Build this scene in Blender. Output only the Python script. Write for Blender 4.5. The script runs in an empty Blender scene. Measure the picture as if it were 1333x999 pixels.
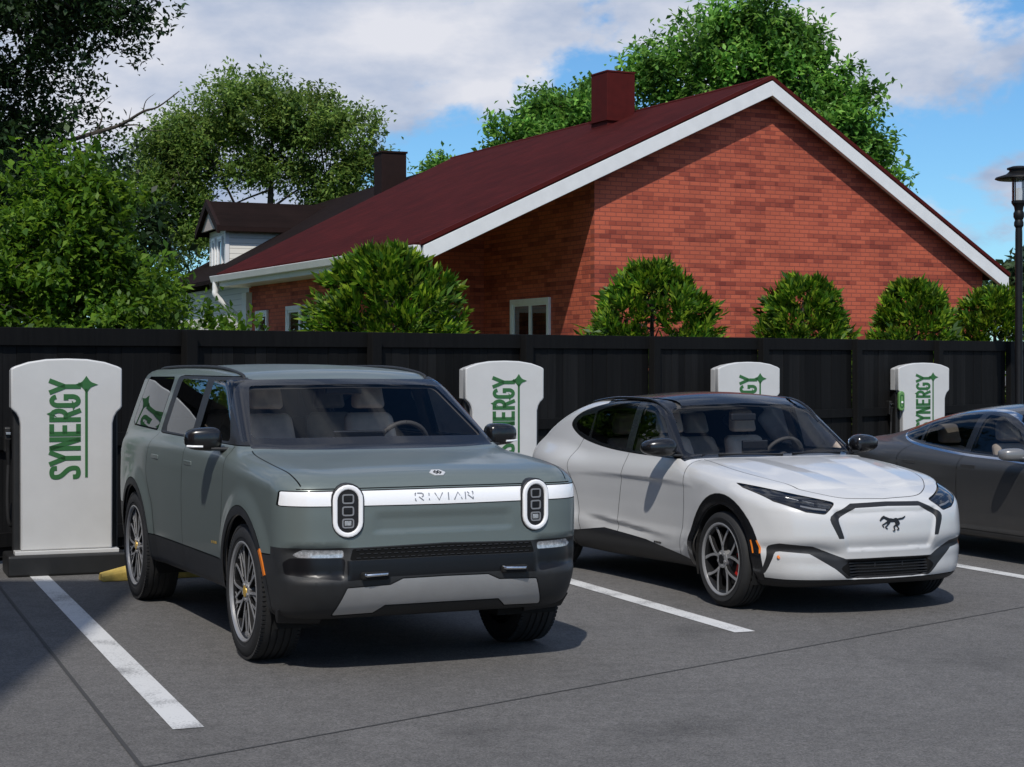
import bpy, bmesh, math, random
import numpy as np
from mathutils import Vector, Matrix
random.seed(5); RNG=np.random.default_rng(11)
R=math.radians; PI=math.pi
sc=bpy.context.scene; COL=sc.collection

# ------------------------------------------------------------------ materials
MATS={}
def nodes(name):
    m=bpy.data.materials.new(name); m.use_nodes=True; nt=m.node_tree
    b=nt.nodes.get('Principled BSDF'); return m,nt,b
def setp(b,col=None,rough=None,metal=None,coat=None,coatr=None,spec=None,emit=None,es=0):
    if col is not None: b.inputs['Base Color'].default_value=(*col,1)
    if rough is not None: b.inputs['Roughness'].default_value=rough
    if metal is not None: b.inputs['Metallic'].default_value=metal
    if coat is not None: b.inputs['Coat Weight'].default_value=coat
    if coatr is not None: b.inputs['Coat Roughness'].default_value=coatr
    if spec is not None: b.inputs['Specular IOR Level'].default_value=spec
    if emit is not None: b.inputs['Emission Color'].default_value=(*emit,1); b.inputs['Emission Strength'].default_value=es
def N(nt,t,**kw):
    n=nt.nodes.new(t)
    for k,v in kw.items():
        if k in n.inputs: n.inputs[k].default_value=v
        else: setattr(n,k,v)
    return n
def L(nt,a,b): nt.links.new(a,b)
def mat(name,col,rough=.5,metal=0,coat=0,coatr=.03,spec=.5,var=0,vscale=6,bump=0,bscale=80,emit=None,es=0):
    """plain procedural surface: colour with noise variation, roughness variation and a fine bump"""
    m,nt,b=nodes(name); setp(b,col,rough,metal,coat,coatr,spec,emit,es)
    if var or bump:
        tc=N(nt,'ShaderNodeTexCoord')
    if var:
        n=N(nt,'ShaderNodeTexNoise',Scale=vscale,Detail=5.0,Roughness=.6); L(nt,tc.outputs['Object'],n.inputs['Vector'])
        r=N(nt,'ShaderNodeMapRange'); r.inputs['From Min'].default_value=.3; r.inputs['From Max'].default_value=.7
        r.inputs['To Min'].default_value=1-var; r.inputs['To Max'].default_value=1+var; L(nt,n.outputs['Fac'],r.inputs['Value'])
        h=N(nt,'ShaderNodeHueSaturation'); h.inputs['Color'].default_value=(*col,1); L(nt,r.outputs[0],h.inputs['Value'])
        L(nt,h.outputs[0],b.inputs['Base Color'])
        r2=N(nt,'ShaderNodeMapRange'); r2.inputs['To Min'].default_value=max(.02,rough-.08); r2.inputs['To Max'].default_value=min(1,rough+.08)
        L(nt,n.outputs['Fac'],r2.inputs['Value']); L(nt,r2.outputs[0],b.inputs['Roughness'])
    if bump:
        n2=N(nt,'ShaderNodeTexNoise',Scale=bscale,Detail=3.0); L(nt,tc.outputs['Object'],n2.inputs['Vector'])
        bp=N(nt,'ShaderNodeBump',Strength=bump,Distance=.01); L(nt,n2.outputs['Fac'],bp.inputs['Height']); L(nt,bp.outputs[0],b.inputs['Normal'])
    MATS[name]=m; return m
def paint(name,col,rough=.32,metal=.0,coat=.75,coatr=.06):
    m,nt,b=nodes(name); setp(b,col,rough,metal,coat,coatr,spec=.4)
    tc=N(nt,'ShaderNodeTexCoord'); n=N(nt,'ShaderNodeTexNoise',Scale=900.,Detail=1.0); L(nt,tc.outputs['Object'],n.inputs['Vector'])
    mr=N(nt,'ShaderNodeMapRange'); mr.inputs['To Min'].default_value=.9; mr.inputs['To Max'].default_value=1.1; L(nt,n.outputs['Fac'],mr.inputs['Value'])
    h=N(nt,'ShaderNodeHueSaturation'); h.inputs['Color'].default_value=(*col,1); L(nt,mr.outputs[0],h.inputs['Value'])
    # a little road dust towards the sills
    sp=N(nt,'ShaderNodeSeparateXYZ'); L(nt,tc.outputs['Object'],sp.inputs[0])
    d=N(nt,'ShaderNodeMapRange'); d.inputs['From Min'].default_value=.75; d.inputs['From Max'].default_value=.25; d.inputs['To Max'].default_value=.35; L(nt,sp.outputs[2],d.inputs['Value'])
    n3=N(nt,'ShaderNodeTexNoise',Scale=5.,Detail=5.0); L(nt,tc.outputs['Object'],n3.inputs['Vector'])
    mu=N(nt,'ShaderNodeMath',operation='MULTIPLY'); L(nt,d.outputs[0],mu.inputs[0]); L(nt,n3.outputs['Fac'],mu.inputs[1])
    mx=N(nt,'ShaderNodeMixRGB'); mx.inputs[2].default_value=(.16,.14,.12,1); L(nt,mu.outputs[0],mx.inputs[0]); L(nt,h.outputs[0],mx.inputs[1]); L(nt,mx.outputs[0],b.inputs['Base Color'])
    MATS[name]=m; return m
def glass(name,tint,refl=1.0,rough=0.0,ior=1.52):
    """thin car or window glass: tinted see-through plus Fresnel reflection"""
    m=bpy.data.materials.new(name); m.use_nodes=True; nt=m.node_tree; nt.nodes.clear()
    o=N(nt,'ShaderNodeOutputMaterial'); t=N(nt,'ShaderNodeBsdfTransparent'); t.inputs[0].default_value=(*tint,1)
    g=N(nt,'ShaderNodeBsdfGlossy'); g.inputs['Roughness'].default_value=rough; g.inputs['Color'].default_value=(.95,.97,1,1)
    f=N(nt,'ShaderNodeFresnel'); f.inputs['IOR'].default_value=ior
    mu=N(nt,'ShaderNodeMath',operation='MULTIPLY_ADD'); mu.inputs[1].default_value=1.5*refl; mu.inputs[2].default_value=.01; L(nt,f.outputs[0],mu.inputs[0])
    mu.use_clamp=True
    mx=N(nt,'ShaderNodeMixShader'); L(nt,mu.outputs[0],mx.inputs[0]); L(nt,t.outputs[0],mx.inputs[1]); L(nt,g.outputs[0],mx.inputs[2]); L(nt,mx.outputs[0],o.inputs[0])
    MATS[name]=m; return m

paint('green_paint',(.148,.178,.170),.40,.25,coat=.42,coatr=.10)
paint('white_paint',(.57,.57,.565),.35,.0)
paint('grey_paint',(.044,.044,.044),.42,.25,coat=.25,coatr=.10)
paint('mirror_grey',(.20,.20,.20),.35,.3)
mat('black_gloss',(.008,.008,.009),.22,coat=.3)
mat('pocket_black',(.006,.006,.007),.33,spec=.35)
mat('black_roof',(.010,.011,.013),.22,coat=.35,coatr=.06)
mat('mid_plastic',(.019,.0195,.020),.55,var=.15,bump=.12,bscale=600)
mat('dark_plastic',(.012,.012,.013),.5,bump=.08,bscale=500)
mat('cavity',(.003,.003,.003),.9)
mat('lining',(.07,.066,.063),.9)
mat('upholstery',(.66,.55,.46),.7,var=.12,vscale=15)
mat('dash',(.05,.047,.044),.7)
mat('rubber',(.014,.014,.0145),.75,var=.25,vscale=14,bump=.2,bscale=300)
mat('alloy',(.36,.36,.365),.36,metal=.45)
mat('alloy_dark',(.010,.010,.011),.5,metal=.3)
mat('disc_steel',(.045,.045,.046),.45,metal=.6)
mat('chrome',(.75,.75,.76),.12,metal=1)
mat('satin_silver',(.42,.42,.425),.38,metal=.75,var=.05)
mat('skid_silver',(.50,.50,.495),.36,metal=.6,var=.06)
mat('lamp_white',(.82,.82,.83),.22,coat=.8,emit=(1,1,1),es=.10)
mat('lamp_clear',(.50,.51,.52),.25,metal=.5,var=.4,vscale=60)
mat('lens_black',(.01,.011,.013),.06,coat=1)
mat('amber',(.75,.20,.02),.25,coat=.6)
mat('red_lens',(.35,.012,.012),.18,coat=1)
mat('brake_red',(.62,.025,.018),.35)
mat('badge_light',(.62,.62,.62),.3,metal=.2)
mat('gold',(.62,.40,.08),.35,metal=.3)
mat('badge_grey',(.30,.30,.31),.35,metal=.4)
mat('ink_black',(.008,.008,.008),.45)
mat('mirror_glass',(.8,.8,.8),.03,metal=1)
glass('windshield_glass',(.93,.93,.93),.22)
glass('side_glass',(.62,.63,.63),.8,ior=1.25)
glass('dark_glass',(.22,.23,.23),.9,ior=1.25)
glass('smoked_lens',(.42,.43,.45),.75)
glass('lens_glass',(.85,.87,.9),.8)
mat('charger_white',(.56,.56,.55),.42,coat=.25,var=.04,vscale=3,bump=.03,bscale=40)
mat('charger_black',(.012,.012,.012),.5,var=.2)
mat('sign_green',(.030,.125,.035),.45)
mat('holster_green',(.13,.28,.09),.4)
mat('yellow_paint',(.62,.44,.10),.7,var=.25,vscale=9,bump=.2)
mat('metal_black',(.006,.006,.0065),.5,spec=.25,var=.2)
mat('white_trim',(.74,.74,.73),.45,var=.05,vscale=4)
mat('soffit',(.42,.36,.32),.7,var=.08)
mat('frame_white',(.84,.84,.84),.4,var=.05)
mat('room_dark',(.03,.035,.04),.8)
mat('curtain_blue',(.18,.28,.42),.8)
glass('house_glass',(.55,.6,.62),1.3)
mat('bark',(.055,.045,.036),.95,var=.35,vscale=9,bump=.8,bscale=30)
mat('lamp_glow',(.85,.85,.82),.3,emit=(1,.97,.9),es=.35)

def brick_mat():
    m,nt,b=nodes('brick'); tc=N(nt,'ShaderNodeTexCoord'); sp=N(nt,'ShaderNodeSeparateXYZ'); L(nt,tc.outputs['Object'],sp.inputs[0])
    cb=N(nt,'ShaderNodeCombineXYZ'); L(nt,sp.outputs[0],cb.inputs[0]); L(nt,sp.outputs[2],cb.inputs[1])
    br=N(nt,'ShaderNodeTexBrick'); br.offset=.5
    br.inputs['Color1'].default_value=(.49,.104,.052,1); br.inputs['Color2'].default_value=(.33,.060,.031,1); br.inputs['Mortar'].default_value=(.27,.065,.042,1)
    br.inputs['Scale'].default_value=1.0; br.inputs['Mortar Size'].default_value=.009; br.inputs['Mortar Smooth'].default_value=.3
    br.inputs['Bias'].default_value=-.45; br.inputs['Brick Width'].default_value=.22; br.inputs['Row Height'].default_value=.078
    L(nt,cb.outputs[0],br.inputs['Vector'])
    # runs of darker, redder bricks
    last=br.outputs['Color']
    for (bw,rh,ox,oz,th,dk) in((.66,.078,.37,0,.80,(.70,.62,.65)),(.44,.156,.11,.078,.90,(.78,.72,.75)),(.22,.078,0,0,.88,(.80,.74,.78))):
        v=N(nt,'ShaderNodeTexBrick'); v.offset=.5; v.inputs['Scale'].default_value=1.0; v.inputs['Mortar Size'].default_value=0; v.inputs['Bias'].default_value=0
        v.inputs['Brick Width'].default_value=bw; v.inputs['Row Height'].default_value=rh; v.inputs['Color1'].default_value=(0,0,0,1); v.inputs['Color2'].default_value=(1,1,1,1)
        mp=N(nt,'ShaderNodeMapping'); mp.inputs['Location'].default_value=(ox,oz,0); L(nt,cb.outputs[0],mp.inputs['Vector']); L(nt,mp.outputs[0],v.inputs['Vector'])
        rp=N(nt,'ShaderNodeValToRGB'); rp.color_ramp.elements[0].position=th-.02; rp.color_ramp.elements[0].color=(1,1,1,1); rp.color_ramp.elements[1].position=th; rp.color_ramp.elements[1].color=(*dk,1); L(nt,v.outputs['Color'],rp.inputs[0])
        mx=N(nt,'ShaderNodeMixRGB',blend_type='MULTIPLY'); mx.inputs[0].default_value=1; L(nt,last,mx.inputs[1]); L(nt,rp.outputs[0],mx.inputs[2]); last=mx.outputs[0]
    n=N(nt,'ShaderNodeTexNoise',Scale=.8,Detail=6.); L(nt,tc.outputs['Object'],n.inputs['Vector'])
    r=N(nt,'ShaderNodeMapRange'); r.inputs['From Min'].default_value=.3;r.inputs['From Max'].default_value=.7;r.inputs['To Min'].default_value=.86; r.inputs['To Max'].default_value=1.14; L(nt,n.outputs['Fac'],r.inputs['Value'])
    n2=N(nt,'ShaderNodeTexNoise',Scale=60.,Detail=3.); L(nt,tc.outputs['Object'],n2.inputs['Vector'])
    r2=N(nt,'ShaderNodeMapRange'); r2.inputs['To Min'].default_value=.8; r2.inputs['To Max'].default_value=1.2; L(nt,n2.outputs['Fac'],r2.inputs['Value'])
    mu=N(nt,'ShaderNodeMath',operation='MULTIPLY'); L(nt,r.outputs[0],mu.inputs[0]); L(nt,r2.outputs[0],mu.inputs[1])
    h=N(nt,'ShaderNodeHueSaturation'); L(nt,mu.outputs[0],h.inputs['Value']); L(nt,mx.outputs[0],h.inputs['Color']); L(nt,h.outputs[0],b.inputs['Base Color'])
    bp=N(nt,'ShaderNodeBump',Strength=.5,Distance=.006); bp.invert=True; L(nt,br.outputs['Fac'],bp.inputs['Height']); L(nt,bp.outputs[0],b.inputs['Normal'])
    b.inputs['Roughness'].default_value=.85; MATS['brick']=m
brick_mat()
def roof_mat(name,col,rough):
    m,nt,b=nodes(name); tc=N(nt,'ShaderNodeTexCoord'); sp=N(nt,'ShaderNodeSeparateXYZ'); L(nt,tc.outputs['Object'],sp.inputs[0])
    cb=N(nt,'ShaderNodeCombineXYZ'); L(nt,sp.outputs[1],cb.inputs[0]); L(nt,sp.outputs[2],cb.inputs[1])
    br=N(nt,'ShaderNodeTexBrick'); br.inputs['Scale'].default_value=1; br.inputs['Brick Width'].default_value=.33; br.inputs['Row Height'].default_value=.062; br.inputs['Mortar Size'].default_value=.004
    br.inputs['Color1'].default_value=(*col,1); br.inputs['Color2'].default_value=(*[c*.82 for c in col],1); br.inputs['Mortar'].default_value=(*[c*.6 for c in col],1); L(nt,cb.outputs[0],br.inputs['Vector'])
    n=N(nt,'ShaderNodeTexNoise',Scale=1.2,Detail=6.); L(nt,tc.outputs['Object'],n.inputs['Vector'])
    r=N(nt,'ShaderNodeMapRange'); r.inputs['From Min'].default_value=.3;r.inputs['From Max'].default_value=.7;r.inputs['To Min'].default_value=.8; r.inputs['To Max'].default_value=1.2; L(nt,n.outputs['Fac'],r.inputs['Value'])
    h=N(nt,'ShaderNodeHueSaturation'); L(nt,r.outputs[0],h.inputs['Value']); L(nt,br.outputs['Color'],h.inputs['Color']); L(nt,h.outputs[0],b.inputs['Base Color'])
    bp=N(nt,'ShaderNodeBump',Strength=.4,Distance=.008); bp.invert=True; L(nt,br.outputs['Fac'],bp.inputs['Height']); L(nt,bp.outputs[0],b.inputs['Normal'])
    b.inputs['Roughness'].default_value=rough; b.inputs['Specular IOR Level'].default_value=.08; MATS[name]=m
roof_mat('red_roof',(.060,.0085,.0075),.9); roof_mat('brown_roof',(.014,.008,.007),.9)
mat('red_metal',(.070,.0085,.0075),.8,var=.15,spec=.15)
mat('brown_metal',(.018,.009,.008),.8,var=.15,spec=.15)
def siding_mat():
    m,nt,b=nodes('siding'); tc=N(nt,'ShaderNodeTexCoord'); sp=N(nt,'ShaderNodeSeparateXYZ'); L(nt,tc.outputs['Object'],sp.inputs[0])
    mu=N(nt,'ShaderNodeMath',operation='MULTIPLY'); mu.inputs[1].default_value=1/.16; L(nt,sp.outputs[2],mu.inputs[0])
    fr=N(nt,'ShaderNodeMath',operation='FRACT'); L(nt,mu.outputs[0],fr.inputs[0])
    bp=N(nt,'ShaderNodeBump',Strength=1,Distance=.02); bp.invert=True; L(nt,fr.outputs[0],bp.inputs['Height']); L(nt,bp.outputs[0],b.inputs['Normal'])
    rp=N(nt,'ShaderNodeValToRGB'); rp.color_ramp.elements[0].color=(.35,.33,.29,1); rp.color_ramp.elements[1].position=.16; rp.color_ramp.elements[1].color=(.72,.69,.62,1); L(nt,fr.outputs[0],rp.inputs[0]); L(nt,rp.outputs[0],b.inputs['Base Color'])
    b.inputs['Roughness'].default_value=.6; MATS['siding']=m
siding_mat()
def asphalt_mat():
    m,nt,b=nodes('asphalt'); tc=N(nt,'ShaderNodeTexCoord'); P=tc.outputs['Object']
    n1=N(nt,'ShaderNodeTexNoise',Scale=.55,Detail=6.,Roughness=.6); L(nt,P,n1.inputs['Vector'])
    n2=N(nt,'ShaderNodeTexNoise',Scale=9.,Detail=6.,Roughness=.7); L(nt,P,n2.inputs['Vector'])
    n3=N(nt,'ShaderNodeTexVoronoi',Scale=120.); L(nt,P,n3.inputs['Vector'])
    n4=N(nt,'ShaderNodeTexNoise',Scale=260.,Detail=2.); L(nt,P,n4.inputs['Vector'])
    def mr(o,a,c,lo=.25,hi=.75):
        r=N(nt,'ShaderNodeMapRange'); r.inputs['From Min'].default_value=lo; r.inputs['From Max'].default_value=hi; r.inputs['To Min'].default_value=a; r.inputs['To Max'].default_value=c; L(nt,o,r.inputs['Value']); return r.outputs[0]
    sep=N(nt,'ShaderNodeSeparateColor'); L(nt,n3.outputs['Color'],sep.inputs[0])
    a=mr(n1.outputs['Fac'],.84,1.16); c=mr(n2.outputs['Fac'],.80,1.2); d=mr(sep.outputs[0],.66,1.38,0,1); e=mr(n4.outputs['Fac'],.75,1.25)
    def mul(x,y):
        k=N(nt,'ShaderNodeMath',operation='MULTIPLY'); L(nt,x,k.inputs[0]); L(nt,y,k.inputs[1]); return k.outputs[0]
    v=mul(mul(a,c),mul(d,e))
    # oil stains and hairline cracks
    n5=N(nt,'ShaderNodeTexNoise',Scale=.9,Detail=3.); mp=N(nt,'ShaderNodeMapping'); mp.inputs['Location'].default_value=(7.3,2.1,0); L(nt,P,mp.inputs[0]); L(nt,mp.outputs[0],n5.inputs['Vector'])
    v=mul(v,mr(n5.outputs['Fac'],1.0,.66,.58,.76))
    wn=N(nt,'ShaderNodeTexNoise',Scale=1.7,Detail=4.); L(nt,P,wn.inputs['Vector'])
    mxv=N(nt,'ShaderNodeMixRGB'); mxv.inputs[0].default_value=.35; L(nt,P,mxv.inputs[1]); L(nt,wn.outputs['Color'],mxv.inputs[2])
    vo=N(nt,'ShaderNodeTexVoronoi',Scale=.55,feature='DISTANCE_TO_EDGE'); L(nt,mxv.outputs[0],vo.inputs['Vector'])
    v=mul(v,mr(vo.outputs['Distance'],.90,1.0,0.0,.005))
    h=N(nt,'ShaderNodeHueSaturation'); h.inputs['Color'].default_value=(.124,.119,.114,1); L(nt,v,h.inputs['Value']); L(nt,h.outputs[0],b.inputs['Base Color'])
    bp=N(nt,'ShaderNodeBump',Strength=.55,Distance=.006); L(nt,n4.outputs['Fac'],bp.inputs['Height'])
    bp2=N(nt,'ShaderNodeBump',Strength=.3,Distance=.006); L(nt,sep.outputs[0],bp2.inputs['Height']); L(nt,bp.outputs[0],bp2.inputs['Normal']); L(nt,bp2.outputs[0],b.inputs['Normal'])
    b.inputs['Roughness'].default_value=.85; b.inputs['Specular IOR Level'].default_value=.35; MATS['asphalt']=m
asphalt_mat()
def line_mat():
    m,nt,b=nodes('line_white'); tc=N(nt,'ShaderNodeTexCoord'); P=tc.outputs['Object']
    n=N(nt,'ShaderNodeTexNoise',Scale=70.,Detail=4.,Roughness=.7); L(nt,P,n.inputs['Vector'])
    n2=N(nt,'ShaderNodeTexNoise',Scale=2.5,Detail=5.); L(nt,P,n2.inputs['Vector'])
    ad=N(nt,'ShaderNodeMath',operation='MULTIPLY'); L(nt,n.outputs['Fac'],ad.inputs[0]); L(nt,n2.outputs['Fac'],ad.inputs[1])
    rp=N(nt,'ShaderNodeValToRGB'); rp.color_ramp.elements[0].position=.13; rp.color_ramp.elements[0].color=(.22,.22,.22,1); rp.color_ramp.elements[1].position=.24; rp.color_ramp.elements[1].color=(.62,.62,.61,1)
    L(nt,ad.outputs[0],rp.inputs[0]); L(nt,rp.outputs[0],b.inputs['Base Color']); b.inputs['Roughness'].default_value=.7
    bp=N(nt,'ShaderNodeBump',Strength=.3,Distance=.004); L(nt,n.outputs['Fac'],bp.inputs['Height']); L(nt,bp.outputs[0],b.inputs['Normal'])
    MATS['line_white']=m
line_mat()
def fence_mat():
    m,nt,b=nodes('fence_black'); tc=N(nt,'ShaderNodeTexCoord'); P=tc.outputs['Object']
    mp=N(nt,'ShaderNodeMapping'); mp.inputs['Scale'].default_value=(14,14,.7); L(nt,P,mp.inputs[0])
    n=N(nt,'ShaderNodeTexNoise',Scale=1.5,Detail=6.,Roughness=.65); L(nt,mp.outputs[0],n.inputs['Vector'])
    rp=N(nt,'ShaderNodeValToRGB'); rp.color_ramp.elements[0].position=.3; rp.color_ramp.elements[0].color=(.0055,.0055,.0057,1); rp.color_ramp.elements[1].position=.75; rp.color_ramp.elements[1].color=(.0105,.0105,.0103,1)
    L(nt,n.outputs['Fac'],rp.inputs[0]); gi=N(nt,'ShaderNodeNewGeometry'); mg=N(nt,'ShaderNodeMapRange'); mg.inputs['To Min'].default_value=.6; mg.inputs['To Max'].default_value=1.7; L(nt,gi.outputs['Random Per Island'],mg.inputs['Value']); hg=N(nt,'ShaderNodeHueSaturation'); L(nt,mg.outputs[0],hg.inputs['Value']); L(nt,rp.outputs[0],hg.inputs['Color']); L(nt,hg.outputs[0],b.inputs['Base Color']); b.inputs['Roughness'].default_value=.75; b.inputs['Specular IOR Level'].default_value=.12
    bp=N(nt,'ShaderNodeBump',Strength=.35,Distance=.01); L(nt,n.outputs['Fac'],bp.inputs['Height']); L(nt,bp.outputs[0],b.inputs['Normal']); MATS['fence_black']=m
fence_mat()
mat('tar',(.045,.044,.043),.85)
mat('lawn_green',(.10,.13,.05),.95,var=.4,vscale=3)
mat('grille_mesh',(.003,.003,.003),.8,spec=.2)
def leaf_mat(name,dark,mid,light,trans=.35,clump=1.3,lo=.6,hi=1.35):
    m=bpy.data.materials.new(name); m.use_nodes=True; nt=m.node_tree; nt.nodes.clear()
    o=N(nt,'ShaderNodeOutputMaterial'); g=N(nt,'ShaderNodeNewGeometry')
    rp=N(nt,'ShaderNodeValToRGB'); e=rp.color_ramp.elements; e[0].color=(*dark,1); e[1].color=(*light,1); k=e.new(.55); k.color=(*mid,1); L(nt,g.outputs['Random Per Island'],rp.inputs[0])
    tc=N(nt,'ShaderNodeTexCoord'); n=N(nt,'ShaderNodeTexNoise',Scale=clump,Detail=3.); L(nt,tc.outputs['Object'],n.inputs['Vector'])
    r=N(nt,'ShaderNodeMapRange'); r.inputs['From Min'].default_value=.3; r.inputs['From Max'].default_value=.7; r.inputs['To Min'].default_value=lo; r.inputs['To Max'].default_value=hi; L(nt,n.outputs['Fac'],r.inputs['Value'])
    h=N(nt,'ShaderNodeHueSaturation'); L(nt,rp.outputs[0],h.inputs['Color']); L(nt,r.outputs[0],h.inputs['Value'])
    p=N(nt,'ShaderNodeBsdfPrincipled'); p.inputs['Roughness'].default_value=.5; p.inputs['Specular IOR Level'].default_value=.35; L(nt,h.outputs[0],p.inputs['Base Color'])
    t=N(nt,'ShaderNodeBsdfTranslucent'); hs=N(nt,'ShaderNodeHueSaturation'); hs.inputs['Value'].default_value=1.5; hs.inputs['Hue'].default_value=.485; L(nt,h.outputs[0],hs.inputs['Color']); L(nt,hs.outputs[0],t.inputs[0])
    mx=N(nt,'ShaderNodeMixShader'); mx.inputs[0].default_value=trans; L(nt,p.outputs[0],mx.inputs[1]); L(nt,t.outputs[0],mx.inputs[2]); L(nt,mx.outputs[0],o.inputs[0]); MATS[name]=m
leaf_mat('leaf_dark',(.010,.028,.008),(.020,.048,.014),(.045,.09,.028),.3)
leaf_mat('leaf_maple',(.03,.085,.006),(.075,.17,.012),(.17,.29,.03),.45)
leaf_mat('leaf_mid',(.06,.12,.022),(.12,.21,.04),(.26,.37,.085),.45,.8,.5,1.4)
leaf_mat('leaf_green',(.04,.12,.018),(.09,.23,.035),(.27,.50,.10),.42,.9,.50,1.55)
leaf_mat('leaf_far',(.03,.055,.025),(.045,.08,.03),(.08,.12,.05),.3)
leaf_mat('leaf_thuja',(.02,.075,.004),(.07,.175,.008),(.30,.42,.03),.33,4.5,.30,1.5)

# ------------------------------------------------------------------ object helpers
def tag(o,label=None,cat=None,group=None,kind=None):
    if label: o['label']=label
    if cat: o['category']=cat
    if group: o['group']=group
    if kind: o['kind']=kind
    return o
def empty(name,loc=(0,0,0),rz=0,label=None,cat=None,group=None):
    o=bpy.data.objects.new(name,None); COL.objects.link(o); o.location=loc; o.rotation_euler=(0,0,rz); o.empty_display_size=.3
    return tag(o,label,cat,group)
def obj_from(name,me,m,parent=None,kind=None,label=None):
    me.materials.clear()
    for k in (m if isinstance(m,(list,tuple)) else [m]): me.materials.append(MATS[k])
    o=bpy.data.objects.new(name,me); COL.objects.link(o)
    if parent: o.parent=parent
    if kind: o['kind']=kind
    if label: o['label']=label
    return o
class MB:
    def __init__(s): s.v=[]; s.f=[]; s.mi=[]; s.cur=0
    def add(s,vs,fs,M=None):
        b=len(s.v)
        s.v+= [tuple(M@Vector(p)) for p in vs] if M is not None else [tuple(p) for p in vs]
        s.f+=[tuple(i+b for i in f) for f in fs]; s.mi+=[s.cur]*len(fs); return s
    def box(s,c,d,M=None):
        x,y,z=c; a,b,e=d[0]/2,d[1]/2,d[2]/2
        vs=[(x+i*a,y+j*b,z+k*e) for i in(-1,1) for j in(-1,1) for k in(-1,1)]
        return s.add(vs,[(0,1,3,2),(4,6,7,5),(0,4,5,1),(2,3,7,6),(0,2,6,4),(1,5,7,3)],M)
    def hexa(s,bot,top,M=None):   # two quads of 4 points
        return s.add(list(bot)+list(top),[(3,2,1,0),(4,5,6,7),(0,1,5,4),(1,2,6,5),(2,3,7,6),(3,0,4,7)],M)
    def tube(s,path,rad,n=8,cap=True,M=None):
        path=[Vector(p) for p in path]; k=len(path); rad=rad if isinstance(rad,(list,tuple)) else [rad]*k
        vs=[];fs=[]; up=Vector((0,0,1)); prev=None
        for i in range(k):
            t=(path[min(i+1,k-1)]-path[max(i-1,0)]).normalized()
            if prev is None:
                a=t.cross(up if abs(t.z)<.9 else Vector((1,0,0))).normalized()
            else: a=(prev-t*prev.dot(t)).normalized()
            prev=a; b=t.cross(a)
            for j in range(n):
                q=2*PI*j/n; vs.append(path[i]+a*(math.cos(q)*rad[i])+b*(math.sin(q)*rad[i]))
        for i in range(k-1):
            for j in range(n): fs.append((i*n+j,i*n+(j+1)%n,(i+1)*n+(j+1)%n,(i+1)*n+j))
        if cap: fs.append(tuple(reversed(range(n)))); fs.append(tuple((k-1)*n+j for j in range(n)))
        return s.add(vs,fs,M)
    def lathe(s,prof,n=32,M=None,close=False):   # prof: (r,z), about z
        vs=[];fs=[];k=len(prof)
        for r,z in prof:
            for j in range(n): q=2*PI*j/n; vs.append((r*math.cos(q),r*math.sin(q),z))
        for i in range(k-1 if not close else k):
            i2=(i+1)%k
            for j in range(n): fs.append((i*n+j,i*n+(j+1)%n,i2*n+(j+1)%n,i2*n+j))
        return s.add(vs,fs,M)
    def prism(s,poly,d0,d1,M=None):  # poly in xy, extruded z d0..d1 ; M maps to place
        n=len(poly); vs=[(x,y,d0) for x,y in poly]+[(x,y,d1) for x,y in poly]
        a=sum(poly[i][0]*poly[(i+1)%n][1]-poly[(i+1)%n][0]*poly[i][1] for i in range(n))
        fs=[tuple(range(n-1,-1,-1)),tuple(range(n,2*n))]+[(i,(i+1)%n,(i+1)%n+n,i+n) for i in range(n)]
        if a<0: fs=[tuple(reversed(f)) for f in fs]
        return s.add(vs,fs,M)
    def ribbon(s,path,w,d0,d1,M=None,closed=False):  # flat stroke along a 2D path, mitred, extruded d0..d1
        p=[Vector((a,b)) for a,b in path]; n=len(p); ws=w if isinstance(w,(list,tuple)) else [w]*n; Lp=[];Rp=[]
        for i in range(n):
            a=p[(i-1)%n] if (closed or i>0) else None; c=p[(i+1)%n] if (closed or i<n-1) else None
            d1v=(p[i]-a).normalized() if a is not None else None; d2v=(c-p[i]).normalized() if c is not None else None
            if d1v is None: d1v=d2v
            if d2v is None: d2v=d1v
            n1=Vector((-d1v.y,d1v.x)); n2=Vector((-d2v.y,d2v.x)); m=(n1+n2)
            m=m.normalized() if m.length>1e-6 else n1
            k=1/max(.45,m.dot(n1)); Lp.append(p[i]+m*(ws[i]/2*k)); Rp.append(p[i]-m*(ws[i]/2*k))
        vs=[];fs=[]
        for i in range(n): vs+=[(*Lp[i],d0),(*Rp[i],d0),(*Rp[i],d1),(*Lp[i],d1)]
        for i in range(n if closed else n-1):
            a=i*4;b=((i+1)%n)*4
            fs+=[(a+3,a+2,b+2,b+3),(a+1,a,b,b+1),(a+2,a+1,b+1,b+2),(a,a+3,b+3,b)]
        if not closed: fs+=[(0,1,2,3),((n-1)*4+3,(n-1)*4+2,(n-1)*4+1,(n-1)*4)]
        return s.add(vs,fs,M)
    def build(s,name,m,parent=None,smooth=None,bevel=0,seg=2,kind=None,label=None,subsurf=0):
        me=bpy.data.meshes.new(name); me.from_pydata(s.v,[],s.f); 
        if any(s.mi): me.polygons.foreach_set('material_index',s.mi)
        bm=bmesh.new(); bm.from_mesh(me); bmesh.ops.recalc_face_normals(bm,faces=bm.faces); bm.to_mesh(me); bm.free()
        if smooth is not None:
            me.polygons.foreach_set('use_smooth',[True]*len(me.polygons)); me.set_sharp_from_angle(angle=R(smooth))
        o=obj_from(name,me,m,parent,kind,label)
        if bevel:
            b=o.modifiers.new('bevel','BEVEL'); b.width=bevel; b.segments=seg; b.limit_method='ANGLE'; b.angle_limit=R(35); b.harden_normals=False
        if subsurf:
            b=o.modifiers.new('sub','SUBSURF'); b.levels=subsurf; b.render_levels=subsurf
        return o
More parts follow.
